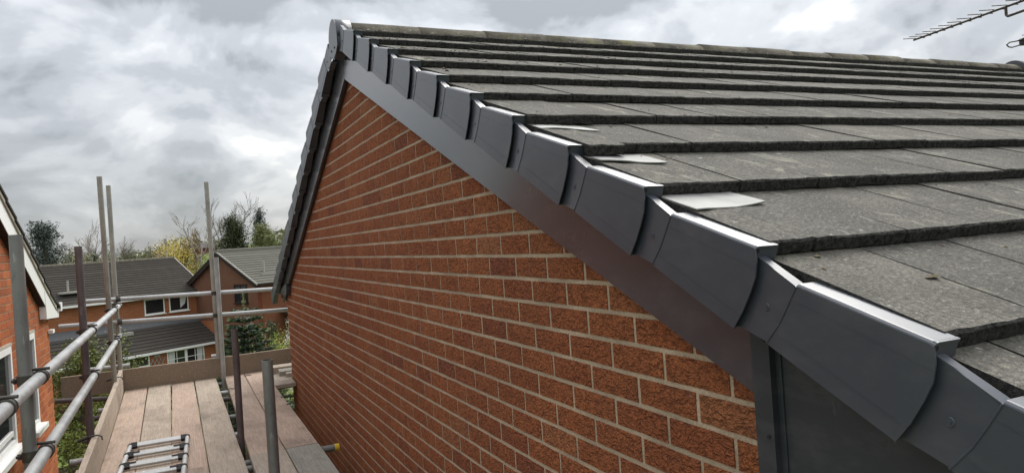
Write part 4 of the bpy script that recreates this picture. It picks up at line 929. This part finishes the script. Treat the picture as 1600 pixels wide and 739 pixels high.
tree('golden_shrub', 'golden yellow-green rounded shrub right of the young spruce', 'shrub', -.337, 23, ztop(-.107, 23), 1.1, LF_GOLD, 61, .98, 3800, .045, 'round'); tree('blossom_shrub', 'white blossoming shrub against the near wall corner', 'shrub', -.313, 25, ztop(-.089, 25), .75, LF_WHITE, 62, .98, 1800, .05, 'round')
tree('garden_shrub', 'dark green shrub filling the garden left of the young spruce', 'shrub', -.402, 25, ztop(-.125, 25), .9, LF_MID, 63, .98, 2600, .06, 'bush'); tree('garden_shrub', 'dark shrub behind the golden shrub', 'shrub', -.345, 27, ztop(-.083, 27), .6, LF_DARK, 66, .98, 2200, .06, 'bush')
tree('hedge_tree', 'tall yellow-green leafy tree filling the gap beside the neighbour house', 'tree', -.615, 11.8, ztop(-.088, 11.8), .95, LF_HEDGE, 64, .80, 6500, .055, 'round'); tree('hedge_tree', 'smaller leafy tree behind the paired standards', 'tree', -.565, 13, ztop(-.100, 13), .62, LF_HEDGE, 65, .72, 3200, .05, 'round')
tree('garden_shrub', 'low leafy shrub under the scaffold by the wall foot', 'shrub', 0, 0, -3.4, .9, LF_MID, 67, .98, 2600, .06, 'bush', loc=Vector((-.35, 8.1, 0))); tree('garden_shrub', 'low leafy shrub seen through the gap in the deck boards', 'shrub', 0, 0, -3.9, .9, LF_HEDGE, 68, .98, 2600, .06, 'bush', loc=Vector((-.9, 6.2, 0)))
# timber fence behind the leafy trees
pf = far(-.62, 14.2, 0); fe = thing('garden_fence', 'dark timber board fence behind the leafy trees', 'fence', (pf.x, pf.y, ground_z(pf.x, pf.y)), math.atan2(RT.y, RT.x))
mbf = MB(); mbf.box((-.065, 0, .03), (.065, .02, 1.75)); fme = mbf.mesh('fence_board', TIMBER)
for i in range(34): link('fence_board', fme, fe, (-1.5+.145*i, rnd.uniform(-.004, .004), rnd.uniform(-.02, .02)))
for i in range(4): mb = MB(); mb.box((-.05, .022, 0), (.05, .12, 1.8)); mb.build('fence_post', TIMBER, fe, (-1.5+1.6*i, 0, 0))

# ------------------------------------------------------------------ aerials above the ridge
def yagi():
    A, B = Vector((6.092, 3.264, 1.823)), Vector((5.30, 1.50, 1.697)); an = thing('yagi_aerial', 'long dark yagi aerial on a cranked arm above the far ridge', 'aerial', A); d = (B-A).normalized()
    mb = MB(); mb.tube((0, 0, 0), B-A, .0115, n=8); mb.build('boom', COUP, an); ln = (B-A).length; s = d.cross(Vector((0, 0, 1))).normalized(); s = s if s.dot(RT) < 0 else -s
    x = .03; j = 0
    while x < ln-.05:
        mb = MB(); c = d*x+Vector((0, 0, .012)); mb.tube(c-s*.10, c+s*.13, .0042, n=6); mb.build('element', COUP, an); x += .108+.006*j; j += 1
    a0 = A+(B-A)*.705-A; u = d.copy(); pts = [a0, a0+Vector((0, 0, -.07)), a0+Vector((0, 0, -.085))+u*.02, a0+Vector((0, 0, -.085))+u*.06, a0+Vector((0, 0, -.075))+u*.75]; mb = MB(); mb.path(pts, .012, 8); mb.build('support_arm', COUP, an)
    m0 = pts[-1]; mb = MB(); mb.tube(m0-Vector((0, 0, 1.1)), m0+Vector((0, 0, .3)), .019, n=10); mb.build('mast', GALV, an)
yagi()
def logp():
    A = Vector((10.72, 4.98, 2.47)); an = thing('small_aerial', 'smaller aerial with a looped dipole low beside the yagi', 'aerial', A); Z3 = Vector((0, 0, 1)); e = (RT*.96+Z3*.24).normalized(); d = (RT*.45+Z3*.62-FW*.64).normalized()
    mb = MB(); mb.tube(RT*.22, RT*.22+d*1.3, .013, n=8); mb.build('boom', COUP, an)
    mb = MB(); mb.path([RT*.26+Z3*.06, RT*.02+Z3*.035, RT*-.03, RT*.0-Z3*.035, RT*.05-Z3*.045, RT*.26-Z3*.0], .010, 6); mb.build('folded_dipole', COUP, an)
    X = Matrix((RT, FW, Z3)).transposed().to_4x4(); X.translation = RT*.26+Z3*.03; mb = MB(); mb.box((-.06, -.05, -.05), (.07, .05, .05), 0, X); mb.build('junction_box', BLACK, an)
    for i in range(9): mb = MB(); c = RT*.20+Z3*.03+d*(.07+.10*i); mb.tube(c-e*.14, c+e*.34, .0065, n=6); mb.build('element', COUP, an)
    m0 = RT*1.0; mb = MB(); mb.tube(m0-Z3*3.2, m0+Z3*1.2, .02, n=8); mb.build('mast', GALV, an); mb = MB(); mb.path([RT*.26, RT*.30-Z3*.2, RT*.5-Z3*.4, RT*.98-Z3*.5], .005, 5); mb.build('cable', BLACK, an)
logp()
